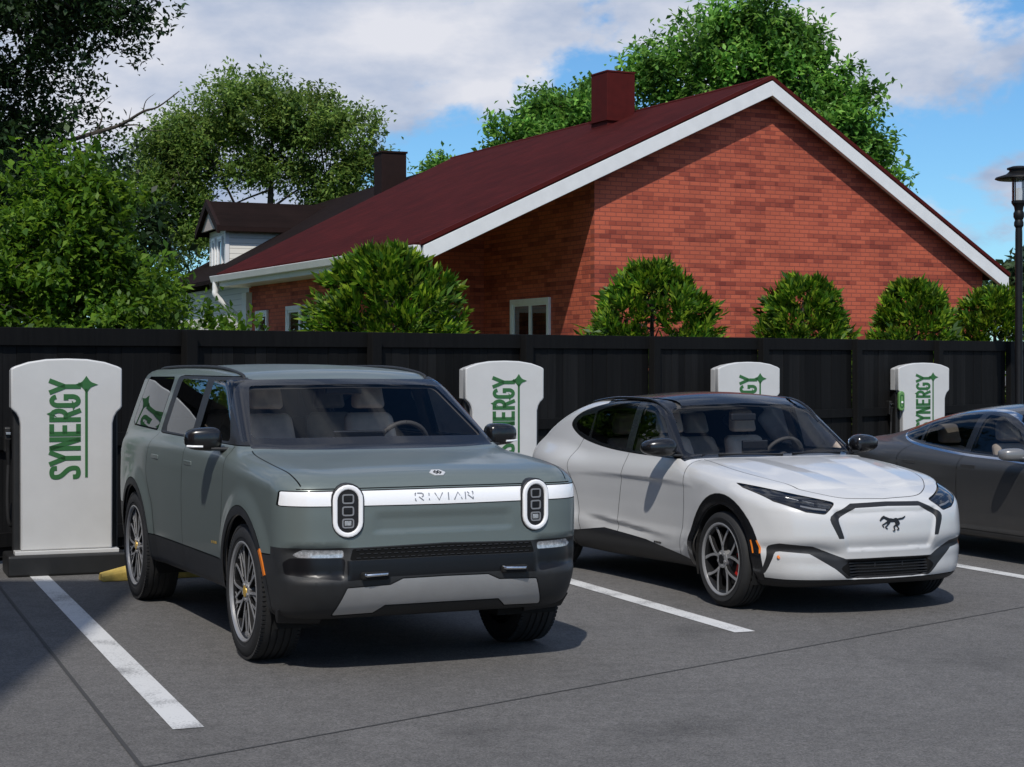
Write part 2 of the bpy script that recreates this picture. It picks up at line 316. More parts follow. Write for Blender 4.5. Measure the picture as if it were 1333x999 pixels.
def fillet(pts,r,n=4):
    out=[];k=len(pts); rs=r if isinstance(r,(list,tuple)) else [r]*k
    for i in range(k):
        p=Vector(pts[i]);a=Vector(pts[i-1])-p;b=Vector(pts[(i+1)%k])-p
        if rs[i]<=0: out.append(tuple(p)); continue
        la,lb=a.length,b.length; a/=la;b/=lb; ang=a.angle(b) if a.length and b.length else PI
        if ang>R(172): out.append(tuple(p)); continue
        t=min(rs[i]/math.tan(ang/2),la*.48,lb*.48)
        p0=p+a*t;p1=p+b*t
        for j in range(n+1):
            u=j/n; out.append(tuple(p0*(1-u)**2+p*2*u*(1-u)+p1*u*u))
    return out
def catmull(pts,n=6,closed=False):
    k=len(pts); out=[]
    rng=range(k if closed else k-1)
    for i in rng:
        P=[Vector(pts[(i+j)%k]) if closed else Vector(pts[min(max(i+j,0),k-1)]) for j in(-1,0,1,2)]
        for j in range(n):
            t=j/n; q=.5*((2*P[1])+(P[2]-P[0])*t+(2*P[0]-5*P[1]+4*P[2]-P[3])*t*t+(-P[0]+3*P[1]-3*P[2]+P[3])*t**3); out.append(tuple(q))
    if not closed: out.append(tuple(pts[-1]))
    return out
def circle(c,r,n=40,a0=0,a1=2*PI): return [(c[0]+r*math.cos(a0+(a1-a0)*i/n),c[1]+r*math.sin(a0+(a1-a0)*i/n)) for i in range(n if a1-a0>6.28 else n+1)]

# ------------------------------------------------------------------ implicit surface kit for the car bodies
def smax(a,b,k):
    h=np.clip(.5+.5*(a-b)/k,0,1); return b+(a-b)*h+k*h*(1-h)
def smin(a,b,k): return -smax(-a,-b,k)
def sstep(a,b,x):
    t=np.clip((x-a)/(b-a),0,1); return t*t*(3-2*t)
def gau(x,c,w): return np.exp(-((x-c)/w)**2)
def spl(pts):
    pts=sorted(pts); xs=np.array([p[0] for p in pts],float); ys=np.array([p[1] for p in pts],float)
    h=np.diff(xs); d=np.diff(ys)/h; m=np.zeros(len(xs)); m[0]=d[0]; m[-1]=d[-1]
    m[1:-1]=(d[:-1]*h[1:]+d[1:]*h[:-1])/(h[:-1]+h[1:])
    def f(x):
        x=np.asarray(x,float); xc=np.clip(x,xs[0],xs[-1]); i=np.clip(np.searchsorted(xs,xc)-1,0,len(xs)-2); t=(xc-xs[i])/h[i]
        return (2*t**3-3*t**2+1)*ys[i]+(t**3-2*t**2+t)*h[i]*m[i]+(-2*t**3+3*t**2)*ys[i+1]+(t**3-t**2)*h[i]*m[i+1]
    return f
def grad(f,p,e=.003):
    g=np.empty_like(p)
    for a in range(3):
        q=p.copy();q[:,a]+=e; r=p.copy(); r[:,a]-=e; g[:,a]=(f(*q.T)-f(*r.T))/(2*e)
    return g
def onto(f,p,it=3,h=.02):
    for _ in range(it):
        g=grad(f,p); v=f(*p.T); s=v/np.maximum((g*g).sum(1),1e-4); st=g*s[:,None]
        l=np.linalg.norm(st,axis=1); st*=np.minimum(1,h/np.maximum(l,1e-9))[:,None]; p=p-st
    return p
def nets(f,lo,hi,h):
    nx=int((hi[0]-lo[0])/h)+1; nz=int((hi[2]-lo[2])/h)+1; ny=int(hi[1]/h)+2
    xs=lo[0]+h*np.arange(nx); zs=lo[2]+h*np.arange(nz); yh=h*np.arange(ny)
    vals=f(*np.meshgrid(xs,yh,zs,indexing='ij')); V=np.concatenate([vals[:,:0:-1],vals],1)[:,:ny+1]  # right half plus one layer
    ys=h*np.arange(-(ny-1),2); ins=V<0
    sh=V.shape; c=[(a,b,e) for a in(0,1) for b in(0,1) for e in(0,1)]
    sl=lambda A,o:A[o[0]:sh[0]-1+o[0],o[1]:sh[1]-1+o[1],o[2]:sh[2]-1+o[2]]
    cnt=sum(sl(ins,o).astype(np.int8) for o in c); act=(cnt>0)&(cnt<8)
    I=np.argwhere(act); idx=-np.ones(act.shape,int); idx[tuple(I.T)]=np.arange(len(I))
    cv=np.stack([V[I[:,0]+o[0],I[:,1]+o[1],I[:,2]+o[2]] for o in c],1)
    acc=np.zeros((len(I),3)); n=np.zeros(len(I))
    for a in range(8):
        for b in range(a+1,8):
            d=np.array(c[b])-np.array(c[a])
            if np.abs(d).sum()!=1: continue
            va,vb=cv[:,a],cv[:,b]; m=(va<0)!=(vb<0); t=np.where(m,va/np.where(m,va-vb,1),0)
            acc+=np.where(m[:,None],np.array(c[a])+t[:,None]*d,0); n+=m
    P=(I+acc/n[:,None])*h+np.array([xs[0],ys[0],zs[0]])
    F=[]
    for ax in range(3):
        o=[0,0,0];o[ax]=1
        A=ins[:sh[0]-o[0],:sh[1]-o[1],:sh[2]-o[2]]; B=ins[o[0]:,o[1]:,o[2]:]
        E=np.argwhere(A!=B); u,v=[(1,2),(2,0),(0,1)][ax]
        ok=(E[:,u]>0)&(E[:,v]>0)&(E[:,u]<sh[u]-1)&(E[:,v]<sh[v]-1); E=E[ok]
        def cell(du,dv):
            q=E.copy(); q[:,u]-=du; q[:,v]-=dv; return idx[tuple(q.T)]
        Q=np.stack([cell(1,1),cell(0,1),cell(0,0),cell(1,0)],1)
        flip=~A[tuple(E.T)]; Q[flip]=Q[flip][:,::-1]; F.append(Q)
    F=np.concatenate(F); F=F[(F>=0).all(1)]
    return onto(f,P,3,h),F
class Shell:
    """right half (y<0) of a car skin; regions are cut into it along drawn outlines"""
    def __init__(s,f,lo,hi,h):
        s.f=f; s.h=h; P,F=nets(f,lo,hi,h)
        me=bpy.data.meshes.new('t'); me.from_pydata(P.tolist(),[],F.tolist()); bm=bmesh.new(); bm.from_mesh(me); bpy.data.meshes.remove(me)
        bmesh.ops.bisect_plane(bm,geom=list(bm.verts)+list(bm.edges)+list(bm.faces),plane_co=(0,0,0),plane_no=(0,1,0),clear_outer=True,dist=1e-5)
        for v in bm.verts:
            if v.co.y>-1e-4: v.co.y=0
        bm.normal_update(); s.bm=bm; s.lay=bm.faces.layers.int.new('reg'); s.names=['body']
    def rid(s,n):
        if n not in s.names: s.names.append(n)
        return s.names.index(n)
    def cut(s,ax,poly,name,filt=None,only=None):
        """ax 'y': outline in (x,z) seen from the side; 'x': (y,z) from the front; 'z': (x,y) from above"""
        ia,ib={'y':(0,2),'x':(1,2),'z':(0,1)}[ax]; bm=s.bm
        poly=[p for i,p in enumerate(poly) if (Vector(p)-Vector(poly[i-1])).length>1e-5]
        xs=[p[0] for p in poly]; zs=[p[1] for p in poly]; x0,x1,z0,z1=min(xs),max(xs),min(zs),max(zs); m=s.h*1.5
        F=[]
        for f in bm.faces:
            c=f.calc_center_median()
            if x0-m<c[ia]<x1+m and z0-m<c[ib]<z1+m and (filt is None or filt(c,f.normal)): F.append(f)
        n=len(poly)
        for i in range(n):
            a=poly[i]; b=poly[(i+1)%n]
            ax0,ax1=min(a[0],b[0])-m,max(a[0],b[0])+m; az0,az1=min(a[1],b[1])-m,max(a[1],b[1])+m
            dx,dz=b[0]-a[0],b[1]-a[1]; no=[0,0,0]; no[ia]=-dz; no[ib]=dx; co=[0,0,0]; co[ia]=a[0]; co[ib]=a[1]
            ln=math.hypot(dx,dz); C=[]; keep=[]
            for f in F:
                if not f.is_valid: continue
                keep.append(f); side=0; near=False; lo=hi=0
                for v in f.verts:
                    p=v.co
                    d=((p[ia]-a[0])*(-dz)+(p[ib]-a[1])*dx)/ln
                    if d>1e-5: hi=1
                    elif d<-1e-5: lo=1
                    if ax0<p[ia]<ax1 and az0<p[ib]<az1: near=True
                if hi and lo and near: C.append(f)
            F=keep
            if C:
                vs=set();es=set()
                for f in C: vs.update(f.verts); es.update(f.edges)
                res=bmesh.ops.bisect_plane(bm,geom=list(vs)+list(es)+C,plane_co=co,plane_no=no,dist=1e-5)
                F+=[g for g in res['geom'] if isinstance(g,bmesh.types.BMFace) and g not in C]
        F=set(f for f in F if f.is_valid); r=s.rid(name); ok=None if only is None else {s.rid(k) for k in only}
        for f in F:
            c=f.calc_center_median(); px,pz=c[ia],c[ib]; ins=False; j=n-1
            if not(x0<px<x1 and z0<pz<z1): continue
            for i in range(n):
                xi,zi=poly[i]; xj,zj=poly[j]
                if (zi>pz)!=(zj>pz) and px<(xj-xi)*(pz-zi)/(zj-zi)+xi: ins=not ins
                j=i
            if ins and (ok is None or f[s.lay] in ok): f[s.lay]=r
    def ring(s,ax,poly,name,w=.006,filt=None,gap='gap',only=None):
        s.cut(ax,offset(poly,w/2),gap,filt,only); s.cut(ax,offset(poly,-w/2),name,filt,None if only is None else list(only)+[gap])
    def seam(s,ax,path,w=.006,filt=None,only=None):
        for i in range(len(path)-1):
            a=Vector(path[i]);b=Vector(path[i+1]); d=(b-a).normalized(); q=Vector((-d.y,d.x))*w/2; e=d*w*.2
            s.cut(ax,[tuple(a-q-e),tuple(b-q+e),tuple(b+q+e),tuple(a+q-e)],'gap',filt,only)
    def mesh(s,names,side=None,push=0):
        """mesh of some regions; side None: both halves in one mesh, -1 right only, +1 left only; push: offset along the normal"""
        ids={s.names.index(n) for n in names if n in s.names}; vs={};V=[];F=[]
        for f in s.bm.faces:
            if f[s.lay] in ids:
                F.append([vs.setdefault(v.index,len(vs)) for v in f.verts]);
        if not F: return None
        inv=[None]*len(vs)
        for k,i in vs.items(): inv[i]=k
        P=np.array([s.co[k] for k in inv]); Nn=np.array([s.nr[k] for k in inv]); P=P+Nn*push
        Fl=[list(reversed([i for i in f])) for f in F]
        Pm=P*np.array([1,-1,1]); Nm=Nn*np.array([1,-1,1])
        if side==-1: VV,NN,FF=P,Nn,F
        elif side==1: VV,NN,FF=Pm,Nm,Fl
        else:
            mid=np.abs(P[:,1])<1e-4; mp=np.arange(len(P))+len(P); mp[mid]=np.nonzero(mid)[0]
            keep=np.concatenate([np.ones(len(P),bool),~mid]); new=np.cumsum(keep)-1
            VV=np.concatenate([P,Pm])[keep]; NN=np.concatenate([Nn,Nm])[keep]
            FF=F+[[int(new[mp[i]]) for i in f] for f in Fl]
            if mid.any(): NN[:len(P)][mid,1]=0
        me=bpy.data.meshes.new('skin'); me.from_pydata(VV.tolist(),[],FF)
        me.polygons.foreach_set('use_smooth',[True]*len(me.polygons)); me.update()
        NN=NN/np.maximum(np.linalg.norm(NN,axis=1,keepdims=True),1e-9)
        me.normals_split_custom_set_from_vertices(NN.tolist())
        return me
    def finish(s):
        bm=s.bm; bm.verts.index_update(); P=np.array([v.co[:] for v in bm.verts]); mid=np.abs(P[:,1])<1e-4
        P=onto(s.f,P,2,.004); P[mid,1]=0; g=grad(s.f,P,.004); g[mid,1]=0
        s.co=P; s.nr=g/np.maximum(np.linalg.norm(g,axis=1,keepdims=True),1e-9)
    def part(s,names,name,m,parent,side=None,push=0,label=None):
        me=s.mesh(names if isinstance(names,(list,tuple)) else [names],side,push)
        if me is None: return None
        me.name=name
        return obj_from(name,me,m,parent,label=label)
    def x_at(s,y,z,x0=1.4):
        """where the skin lies ahead at (y,z)"""
        xs=np.linspace(x0,-1.2,1300); v=s.f(xs,np.full_like(xs,y),np.full_like(xs,z)); i=np.argmax(v<0); return float(xs[i])
    def y_at(s,x,z):
        ys=np.linspace(1.2,0,1200); v=s.f(np.full_like(ys,x),ys,np.full_like(ys,z)); i=np.argmax(v<0); return float(ys[i])
    def z_at(s,x,y):
        zs=np.linspace(2,0,2000); v=s.f(np.full_like(zs,x),np.full_like(zs,y),zs); i=np.argmax(v<0); return float(zs[i])
    def frame_at(s,p):
        """matrix at a skin point: local z out of the skin, y up, x to the viewer's right"""
        q=np.array([p],float); g=grad(s.f,q)[0]; n=Vector(g).normalized(); up=Vector((0,0,1)); u=(up-n*up.dot(n)).normalized(); r=u.cross(n)
        return Matrix(((r.x,u.x,n.x,p[0]),(r.y,u.y,n.y,p[1]),(r.z,u.z,n.z,p[2]),(0,0,0,1)))
def offset(poly,d):
    n=len(poly); a=sum(poly[i][0]*poly[(i+1)%n][1]-poly[(i+1)%n][0]*poly[i][1] for i in range(n)); sg=1 if a>0 else -1; out=[]
    for i in range(n):
        p=Vector(poly[i]); e1=(p-Vector(poly[i-1])).normalized(); e2=(Vector(poly[(i+1)%n])-p).normalized()
        n1=Vector((e1.y,-e1.x))*sg; n2=Vector((e2.y,-e2.x))*sg; m=n1+n2
        m=m.normalized() if m.length>1e-6 else n1
        out.append(tuple(p+m*(d/max(.4,m.dot(n1)))))
    return out
def mir(half):   # close an outline drawn on the half y<=0 by its mirror
    return half+[(-a,b) for a,b in reversed(half) if abs(a)>1e-6]

# ------------------------------------------------------------------ lettering
def arc(cx,cy,rx,ry,a0,a1,n=8): return [(cx+rx*math.cos(R(a0+(a1-a0)*i/n)),cy+ry*math.sin(R(a0+(a1-a0)*i/n))) for i in range(n+1)]
def letters_bold(t):
    w,h=.44,1.0; k=.075
    return {'S':[catmull([(.365,.76),(.345,.885),(.22,.925),(.095,.885),(.075,.75),(.13,.61),(.31,.41),(.365,.26),(.345,.115),(.22,.075),(.095,.115),(.075,.25)],4)],
     'Y':[[(.02,1.0),(.22,.5)],[(.42,1.0),(.22,.5)],[(.22,.54),(.22,0)]],
     'N':[[(k,0),(k,1)],[(.365,0),(.365,1)],[(k,.97),(.365,.03)]],
     'E':[[(k,0),(k,1)],[(k,.925),(.40,.925)],[(k,.51),(.36,.51)],[(k,.075),(.40,.075)]],
     'R':[[(k,0),(k,1)],[(k,.925),(.22,.925)]+arc(.22,.70,.145,.225,90,-90,8)+[(k,.475)],[(.20,.48),(.385,0)]],
     'G':[arc(.22,.735,.145,.19,15,180,9)+[(.075,.265)]+arc(.22,.265,.145,.19,180,360,9)+[(.365,.47),(.24,.47)]]}[t]

# ------------------------------------------------------------------ shared car pieces
def along_y(side):      # local z -> outward sideways
    return Matrix(((1,0,0,0),(0,0,side,0),(0,-side,0,0),(0,0,0,1))) if side>0 else Matrix(((1,0,0,0),(0,0,-1,0),(0,1,0,0),(0,0,0,1)))
def wheel(parent,x,side,yface,r,w,rr,style,caliper=None,cap='black_gloss',steer=0,name='wheel'):
    """wheel on its own axis; yface: half track to the tyre's outer wall"""
    e=empty(name,(x,side*(yface-w/2),r)); e.parent=parent; e.rotation_euler=(0,0,steer); M=along_y(side)
    t=MB(); h=w/2
    prof=[(rr-.01,-h*.86),(rr+.02,-h*.98),((r+rr)/2,-h),(r-.030,-h*.92),(r-.006,-h*.72)]
    for g in (-.45,-.16,.16,.45): prof+=[(r-.001,h*(g-.05)),(r-.009,h*(g-.03)),(r-.009,h*(g+.03)),(r-.001,h*(g+.05))]
    prof+=[(r-.006,h*.72),(r-.018,h*.84),(r-.030,h*.92),(r-.045,h*.965),((r+rr)/2,h),(rr+.030,h*.985),(rr+.026,h*.955),(rr+.010,h*.95),(rr-.01,h*.86)]
    t.lathe(prof,72,M)
    if style=='loop':      # shoulder blocks of the all-terrain tyre
        for i in range(90):
            for sgn in(-1,1): t.box((r-.0145,0,sgn*h*.80),(.016,.019,h*.22),M@Matrix.Rotation(2*PI*i/90,4,'Z'))
    t.build('tyre','rubber',e,smooth=40)
    b=MB(); b.lathe([(rr-.012,-h*.8),(rr-.035,-h*.2),(rr-.03,h*.7),(rr-.004,h*.9)],56,M); b.lathe([(.0,-h*.35),(rr-.04,-h*.35)],40,M); b.build('rim_barrel','alloy_dark',e,smooth=40)
    d=MB(); d.lathe([(0,-h*.02),(rr*.70,-h*.02),(rr*.70,h*.10),(0,h*.10)],48,M); d.build('brake_disc','disc_steel',e,smooth=30)
    if caliper:
        c=MB(); pts=[(rr*.74*math.cos(a),rr*.74*math.sin(a)) for a in np.linspace(-.75,.35,8)]; c.ribbon(pts,rr*.36,h*.05,h*.50,M@Matrix.Rotation(R(0 if side<0 else 180),4,'Z')); c.build('brake_caliper',caliper,e,bevel=.006)
    rim=MB(); zf=h*.80
    rim.lathe([(rr-.004,h*.90),(rr+.006,h*.965),(rr-.002,h*.985),(rr-.012,h*.93),(rr-.016,h*.70)],64,M)
    back=MB()
    def spoke(path,w,zt,Q):
        w=w if isinstance(w,(list,tuple)) else [w]*len(path)
        back.ribbon(path,w,zt-.030,zt-.003,Q); rim.ribbon(path,[k*.68 for k in w],zt-.0029,zt,Q)
    if style=='loop':     # five closed twin loops with side hooks
        for k in range(5):
            Q=M@Matrix.Rotation(2*PI*k/5+R(90),4,'Z'); a=rr-.004
            half=catmull([(.050,.016),(a*.35,.032),(a*.68,.056),(a*.90,.060),(a*.965,.034),(a*.975,0)],5)
            spoke(half,.025,zf,Q); spoke([(u,-v) for u,v in half],.025,zf,Q)
            for s2 in(1,-1):
                spoke(catmull([(a*.36,.034*s2),(a*.55,.085*s2),(a*.78,.145*s2),(a*.985,.158*s2)],4),.021,zf*.96,Q)
                spoke(catmull([(a*.78,.145*s2),(a*.66,.155*s2),(a*.62,.190*s2),(a*.72,.215*s2)],4),.012,zf*.95,Q)
    elif style=='split':  # five Y spokes
        for k in range(5):
            Q=M@Matrix.Rotation(2*PI*k/5+R(90),4,'Z'); a=rr-.002
            spoke([(.05,0),(a*.42,0)],[.038,.032],zf*.985,Q)
            for s2 in(1,-1): spoke(catmull([(a*.36,.004*s2),(a*.50,.018*s2),(a*.72,.055*s2),(a*1.0,.118*s2)],5),[.027]*11+[.032]*5,zf,Q)
    else:
        for k in range(10): spoke([(.05,0),(rr-.004,0)],[.030,.024],zf,M@Matrix.Rotation(2*PI*k/10,4,'Z'))
    back.build('rim_back','alloy_dark',e,smooth=30)
    rim.lathe([(.066,h*.3),(.066,zf+.002),(.045,zf+.006),(0,zf+.006)],24,M)
    for k in range(5):
        a=2*PI*k/5+R(54); rim.lathe([(.011,zf+.004),(.011,zf+.012),(0,zf+.012)],8,M@Matrix.Translation((.047*math.cos(a),.047*math.sin(a),0)))
    ro=rim.build('rim','alloy',e,smooth=30)
    cp=MB(); cp.lathe([(.036,zf+.004),(.034,zf+.012),(0,zf+.014)],20,M); cp.build('hub_cap',cap,e,smooth=40)
    return e
def rbox(mb,c,d,M=None):
    return mb.box(c,d,M)
def seat(parent,x,y,zc,tall=.62,lab=None):
    e=empty('seat',(x,y,0)); e.parent=parent
    b=MB(); b.hexa([(-.10,-.23,zc),(-.10,.23,zc),(.06,.22,zc),(.06,-.22,zc)],[(-.30,-.19,zc+tall),(-.30,.19,zc+tall),(-.20,.17,zc+tall),(-.20,-.17,zc+tall)]); b.build('seat_back','upholstery',e,bevel=.05,seg=4,smooth=60)
    for s in(-1,1):
        pass
    h=MB(); h.hexa([(-.30,-.125,zc+tall+.03),(-.30,.125,zc+tall+.03),(-.19,.12,zc+tall+.03),(-.19,-.12,zc+tall+.03)],[(-.33,-.105,zc+tall+.22),(-.33,.105,zc+tall+.22),(-.24,.10,zc+tall+.22),(-.24,-.10,zc+tall+.22)]); h.build('headrest','upholstery',e,bevel=.035,seg=4,smooth=60)
    c=MB(); c.box((.14,0,zc-.06),(.52,.48,.16)); c.build('seat_cushion','upholstery',e,bevel=.05,seg=4,smooth=60)
    return e
def steering_wheel(parent,x,y,z,tilt=25):
    M=Matrix.Translation((x,y,z))@Matrix.Rotation(R(-90+tilt),4,'Y')
    b=MB(); n=32; b.tube([(.185*math.cos(2*PI*i/n),.185*math.sin(2*PI*i/n),0) for i in range(n+1)],.017,8,M=M)
    for a in (0,90,180): b.ribbon([(.03,0),(.18,0)],[.06,.03],-.008,.008,M@Matrix.Rotation(R(a+90),4,'Z'))
    b.lathe([(0,-.02),(.06,-.02),(.055,.02),(0,.03)],20,M); return b.build('steering_wheel','dash',parent,smooth=50)
def shaped(name,m,parent,loc,size,fn=None,rot=None,nu=20,nv=12,p=2.6):
    """super-ellipsoid shell, optionally reshaped by fn(x,y,z) in unit space"""
    vs=[];fs=[]
    def sg(a,e): return math.copysign(abs(a)**e,a)
    for i in range(nv+1):
        v=-PI/2+PI*i/nv
        for j in range(nu):
            u=2*PI*j/nu; e=2/p; q=(sg(math.cos(v),e)*sg(math.cos(u),e),sg(math.cos(v),e)*sg(math.sin(u),e),sg(math.sin(v),e))
            if fn: q=fn(*q)
            vs.append((q[0]*size[0]/2,q[1]*size[1]/2,q[2]*size[2]/2))
    for i in range(nv):
        for j in range(nu): fs.append((i*nu+j,i*nu+(j+1)%nu,(i+1)*nu+(j+1)%nu,(i+1)*nu+j))
    M=Matrix.Translation(loc)@(rot if rot else Matrix())
    b=MB(); b.add(vs,fs,M); return b.build(name,m,parent,smooth=60)
def under(parent,x0,x1,half,z0,wells):
    b=MB(); b.box(((x0+x1)/2,0,z0+.06),(x1-x0,2*half,.10)); b.build('underbody','cavity',parent)
    for x,r,zc in wells:
        for s in(-1,1):
            w=MB(); ya,yb=half+.30,half-.10; n=20; vs=[];fs=[]
            for i in range(n+1):
                a=PI*(-.12+1.24*i/n); vs+=[(x+r*math.cos(a),s*ya,zc+r*math.sin(a)),(x+r*math.cos(a),s*yb,zc+r*math.sin(a))]
            for i in range(n): fs.append((2*i,2*i+1,2*i+3,2*i+2))
            fs.append(tuple(2*i+1 for i in range(n+1))); w.add(vs,fs); w.build('wheel_well','cavity',parent)
def side_f(c,n): return n.y<-.12
def front_f(c,n): return n.x>.12
def top_f(c,n): return n.z>.25
def plate(sh,parent,name,m,pts,up=.004,thick=.01,axis='x',x0=1.4,label=None):
    """thin strip draped on the skin: pts are pairs of outline points (a,b) giving its two long edges"""
    return None
def drape(sh,path,width,name,m,parent,ax='x',up=.004,tag_=None,closed=False,mirror=False,n=1):
    """flat stroke lying on the skin; path in (y,z) for ax 'x', (x,z) for ax 'y' (right side), (x,y) for ax 'z'"""
    b=MB(); drape_into(b,sh,path,width,ax,up,closed)
    if mirror: drape_into(b,sh,[(-p[0],p[1]) for p in path],width,ax,up,closed)
    return b.build(name,m,parent,smooth=30)
def drape_pt(sh,a,b,ax,up):
    if ax=='x': p=(sh.x_at(a,b),a,b)
    elif ax=='y': p=(a,-sh.y_at(a,b),b)
    else: p=(a,b,sh.z_at(a,b))
    g=grad(sh.f,np.array([p],float))[0]; n=Vector(g).normalized(); return Vector(p)+n*up
def drape_into(mb,sh,path,width,ax,up,closed=False):
    p=[Vector(q) for q in path]; n=len(p); ws=width if isinstance(width,(list,tuple)) else [width]*n; vs=[];fs=[]
    for i in range(n):
        a=p[(i-1)%n] if (closed or i>0) else p[i]; c=p[(i+1)%n] if (closed or i<n-1) else p[i]
        d=(c-a).normalized(); q=Vector((-d.y,d.x))*ws[i]/2
        for e in (p[i]+q,p[i]-q):
            vs.append(drape_pt(sh,e.x,e.y,ax,up))
        for e in (p[i]+q,p[i]-q):
            vs.append(drape_pt(sh,e.x,e.y,ax,-.004))
    for i in range(n if closed else n-1):
        a=4*i;b=4*((i+1)%n); fs+=[(a,a+1,b+1,b),(a+2,a,b,b+2),(a+1,a+3,b+3,b+1)]
    mb.add(vs,fs)

# ------------------------------------------------------------------ car 1: green boxy SUV
def build_suv():
    WB=3.076; RT=.417
    W=spl([(-4.25,.87),(-3.9,.92),(-3.5,.962),(-3.0,.982),(-2.3,.972),(-1.5,.968),(-.6,.972),(0,.982),(.4,.978),(.7,.955),(.95,.92)])
    PR=spl([(.28,-.09),(.36,-.045),(.46,-.022),(.58,-.008),(.75,0),(1.0,.002),(1.15,-.006),(1.24,-.022),(1.31,-.05),(1.4,-.11)])
    FZ=spl([(.25,.70),(.34,.79),(.44,.855),(.54,.885),(.64,.885),(.72,.874),(.80,.870),(.95,.868),(1.04,.862),(1.10,.845),(1.16,.80),(1.25,.66)])
    HX=spl([(-4.3,1.30),(-1.0,1.31),(-.5,1.292),(-.25,1.262),(.1,1.238),(.4,1.212),(.62,1.186),(.78,1.150),(.9,1.09)])
    BZ=spl([(-4.4,.50),(-3.7,.36),(-3.0,.34),(0,.34),(.5,.32),(.75,.33),(.95,.42)])
    RZ=spl([(.4,4.05),(.55,4.17),(.7,4.20),(1.0,4.18),(1.2,4.15),(1.35,4.08)])
    WG=spl([(-4.2,.83),(-3.6,.868),(-2.8,.885),(-1.5,.892),(-.5,.888),(.2,.87)])
    ZR=spl([(-4.2,1.745),(-3.9,1.785),(-3.2,1.805),(-2.4,1.81),(-1.6,1.795),(-1.1,1.757),(-.8,1.71)])
    def f(x,y,z):
        y=np.abs(y); fl=0
        for xa in(0,-WB):
            r=np.hypot(x-xa,z-RT); fl=fl+.022*(1-sstep(.50,.66,r))
        side=(y-(W(x)+PR(z)+fl))
        front=x-(FZ(z)-.075*(y/.95)**2)
        d=smax(side,front,.24)
        d=smax(d,-x-(RZ(z)-.10*(y/.95)**2),.30)
        crown=-.035*(y/.95)**2+.012*gau(y,.78,.13)*sstep(-.9,-.2,x)
        d=smax(d,(z-(HX(x)+crown))*.97,.10)
        d=smax(d,BZ(x)-z,.06)
        # shallow panel below the light bar, recessed grille pocket and lamp pockets
        pk=sstep(.545,.60,z)*(1-sstep(.715,.775,z))*(1-sstep(.86,.96,y))*sstep(.45,.62,x)*sstep(.57,.64,y)
        d=d+.026*pk
        pn=sstep(.82,.85,z)*(1-sstep(.90,.955,z))*(1-sstep(.38,.46,y))*sstep(.6,.8,x); d=d+.008*pn
        gs=(y-(WG(x)-.285*(z-1.28)-.05*(z-1.28)**2))*.96
        w=((x+.19+.15*(y/.8)**2)*.46+(z-1.275)*.82)/.94
        ro=z-(ZR(x)-.042*(y/.75)**2)
        g=smax(gs,w,.07); g=smax(g,ro,.075); g=smax(g,(-x-4.13+.34*(z-1.25)+.05*(y/.8)**2)*.94,.11); g=smax(g,1.1-z,.02)
        return smin(d,g,.035)
    s=Shell(f,(-4.36,-1.1,.24),(1.02,1.10,1.90),.0215)
    up=lambda c,n:n.y<-.12
    # dark lower cladding and arches
    low=[(-4.5,.1),(1.2,.1),(1.2,.695),(.36,.695),(.30,.62),(.30,.56),(-WB+.3,.55),(-WB-.36,.62),(-WB-.42,.70),(-4.5,.72)]
    s.ring('y',low,'cladding',.008,lambda c,n:n.y<.9)
    for xa in(0,-WB):
        s.ring('y',circle((xa,RT),.525,44),'arch_trim'+str(int(xa<-1)),.006,side_f)
        s.cut('y',circle((xa,RT),.470,40),'void',side_f)
        s.cut('y',[(xa-.468,.1),(xa+.468,.1),(xa+.468,RT-.02),(xa-.468,RT-.02)],'void',side_f,only=('arch_trim0','arch_trim1','cladding','gap','body','void'))
    # nose
    fr=lambda c,n:n.x>.1 and c.x>.3
    bodyfr=lambda c,n:c.x>.2
    s.cut('x',mir([(0,.757),(-.55,.745),(-.90,.745),(-1.2,.742),(-1.2,.2),(0,.2)]),'cladding',lambda c,n:c.x>.55 and n.x>.1,only=('body','gap'))
    s.ring('x',fillet(mir([(0,1.074),(-.945,1.071),(-.955,.985),(0,.981)]),[0,.012,.012,0,0,.0],3),'light_bar',.006,lambda c,n:n.x>.06 and c.x>.3,only=('body',))
    s.cut('x',fillet(mir([(0,.750),(-.565,.738),(-.585,.672),(0,.678)]),.01,2),'grille',fr)
    s.cut('x',fillet([(-.615,.730),(-.84,.736),(-.89,.704),(-.86,.690),(-.615,.688)],.012,2),'fog_lamp',fr)
    s.cut('x',fillet([(-.605,.684),(-.90,.686),(-.935,.66),(-.925,.59),(-.62,.557)],.02,2),'lamp_pocket',fr)
    s.ring('x',fillet(mir([(0,.563),(-.27,.560),(-.345,.526),(-.60,.516),(-.668,.345),(-.42,.352),(-.36,.400),(0,.402)]),.012,2),'skid',.006,fr)
    s.cut('x',mir([(0,.676),(-.598,.670),(-.598,.555),(-.36,.572),(0,.575)]),'centre_band',fr,only=('cladding',))
    # bonnet
    s.seam('z',catmull([(-.30,-.835),(0,-.865),(.35,-.875),(.62,-.862),(.74,-.845)],4),.007,lambda c,n:n.z>.1 and c.z>1.05,only=('body',))
    s.seam('x',[(-.87,1.083),(0,1.086)],.006,lambda c,n:n.x>.1 and c.x>.4,only=('body',))
    s.cut('z',[(-.05,.05),(-.30,.05),(-.30,-.832),(0,-.862),(.35,-.872),(.62,-.859),(.95,-.80),(.95,.05)],'hood',lambda c,n:n.z>.2 and c.z>1.0855,only=('body',))
    # glass house
    wf=lambda c,n:n.x>.25 and n.z>.1 and c.z>1.2 and c.x<.05
    s.cut('x',fillet(mir([(0,1.708),(-.775,1.700),(-.86,1.315),(-.87,1.29),(0,1.29)]),[0,.02,.02,0,0,0,.02,.02],2),'windshield_trim',lambda c,n:n.x>.14 and c.z>1.31 and c.x<-.1)
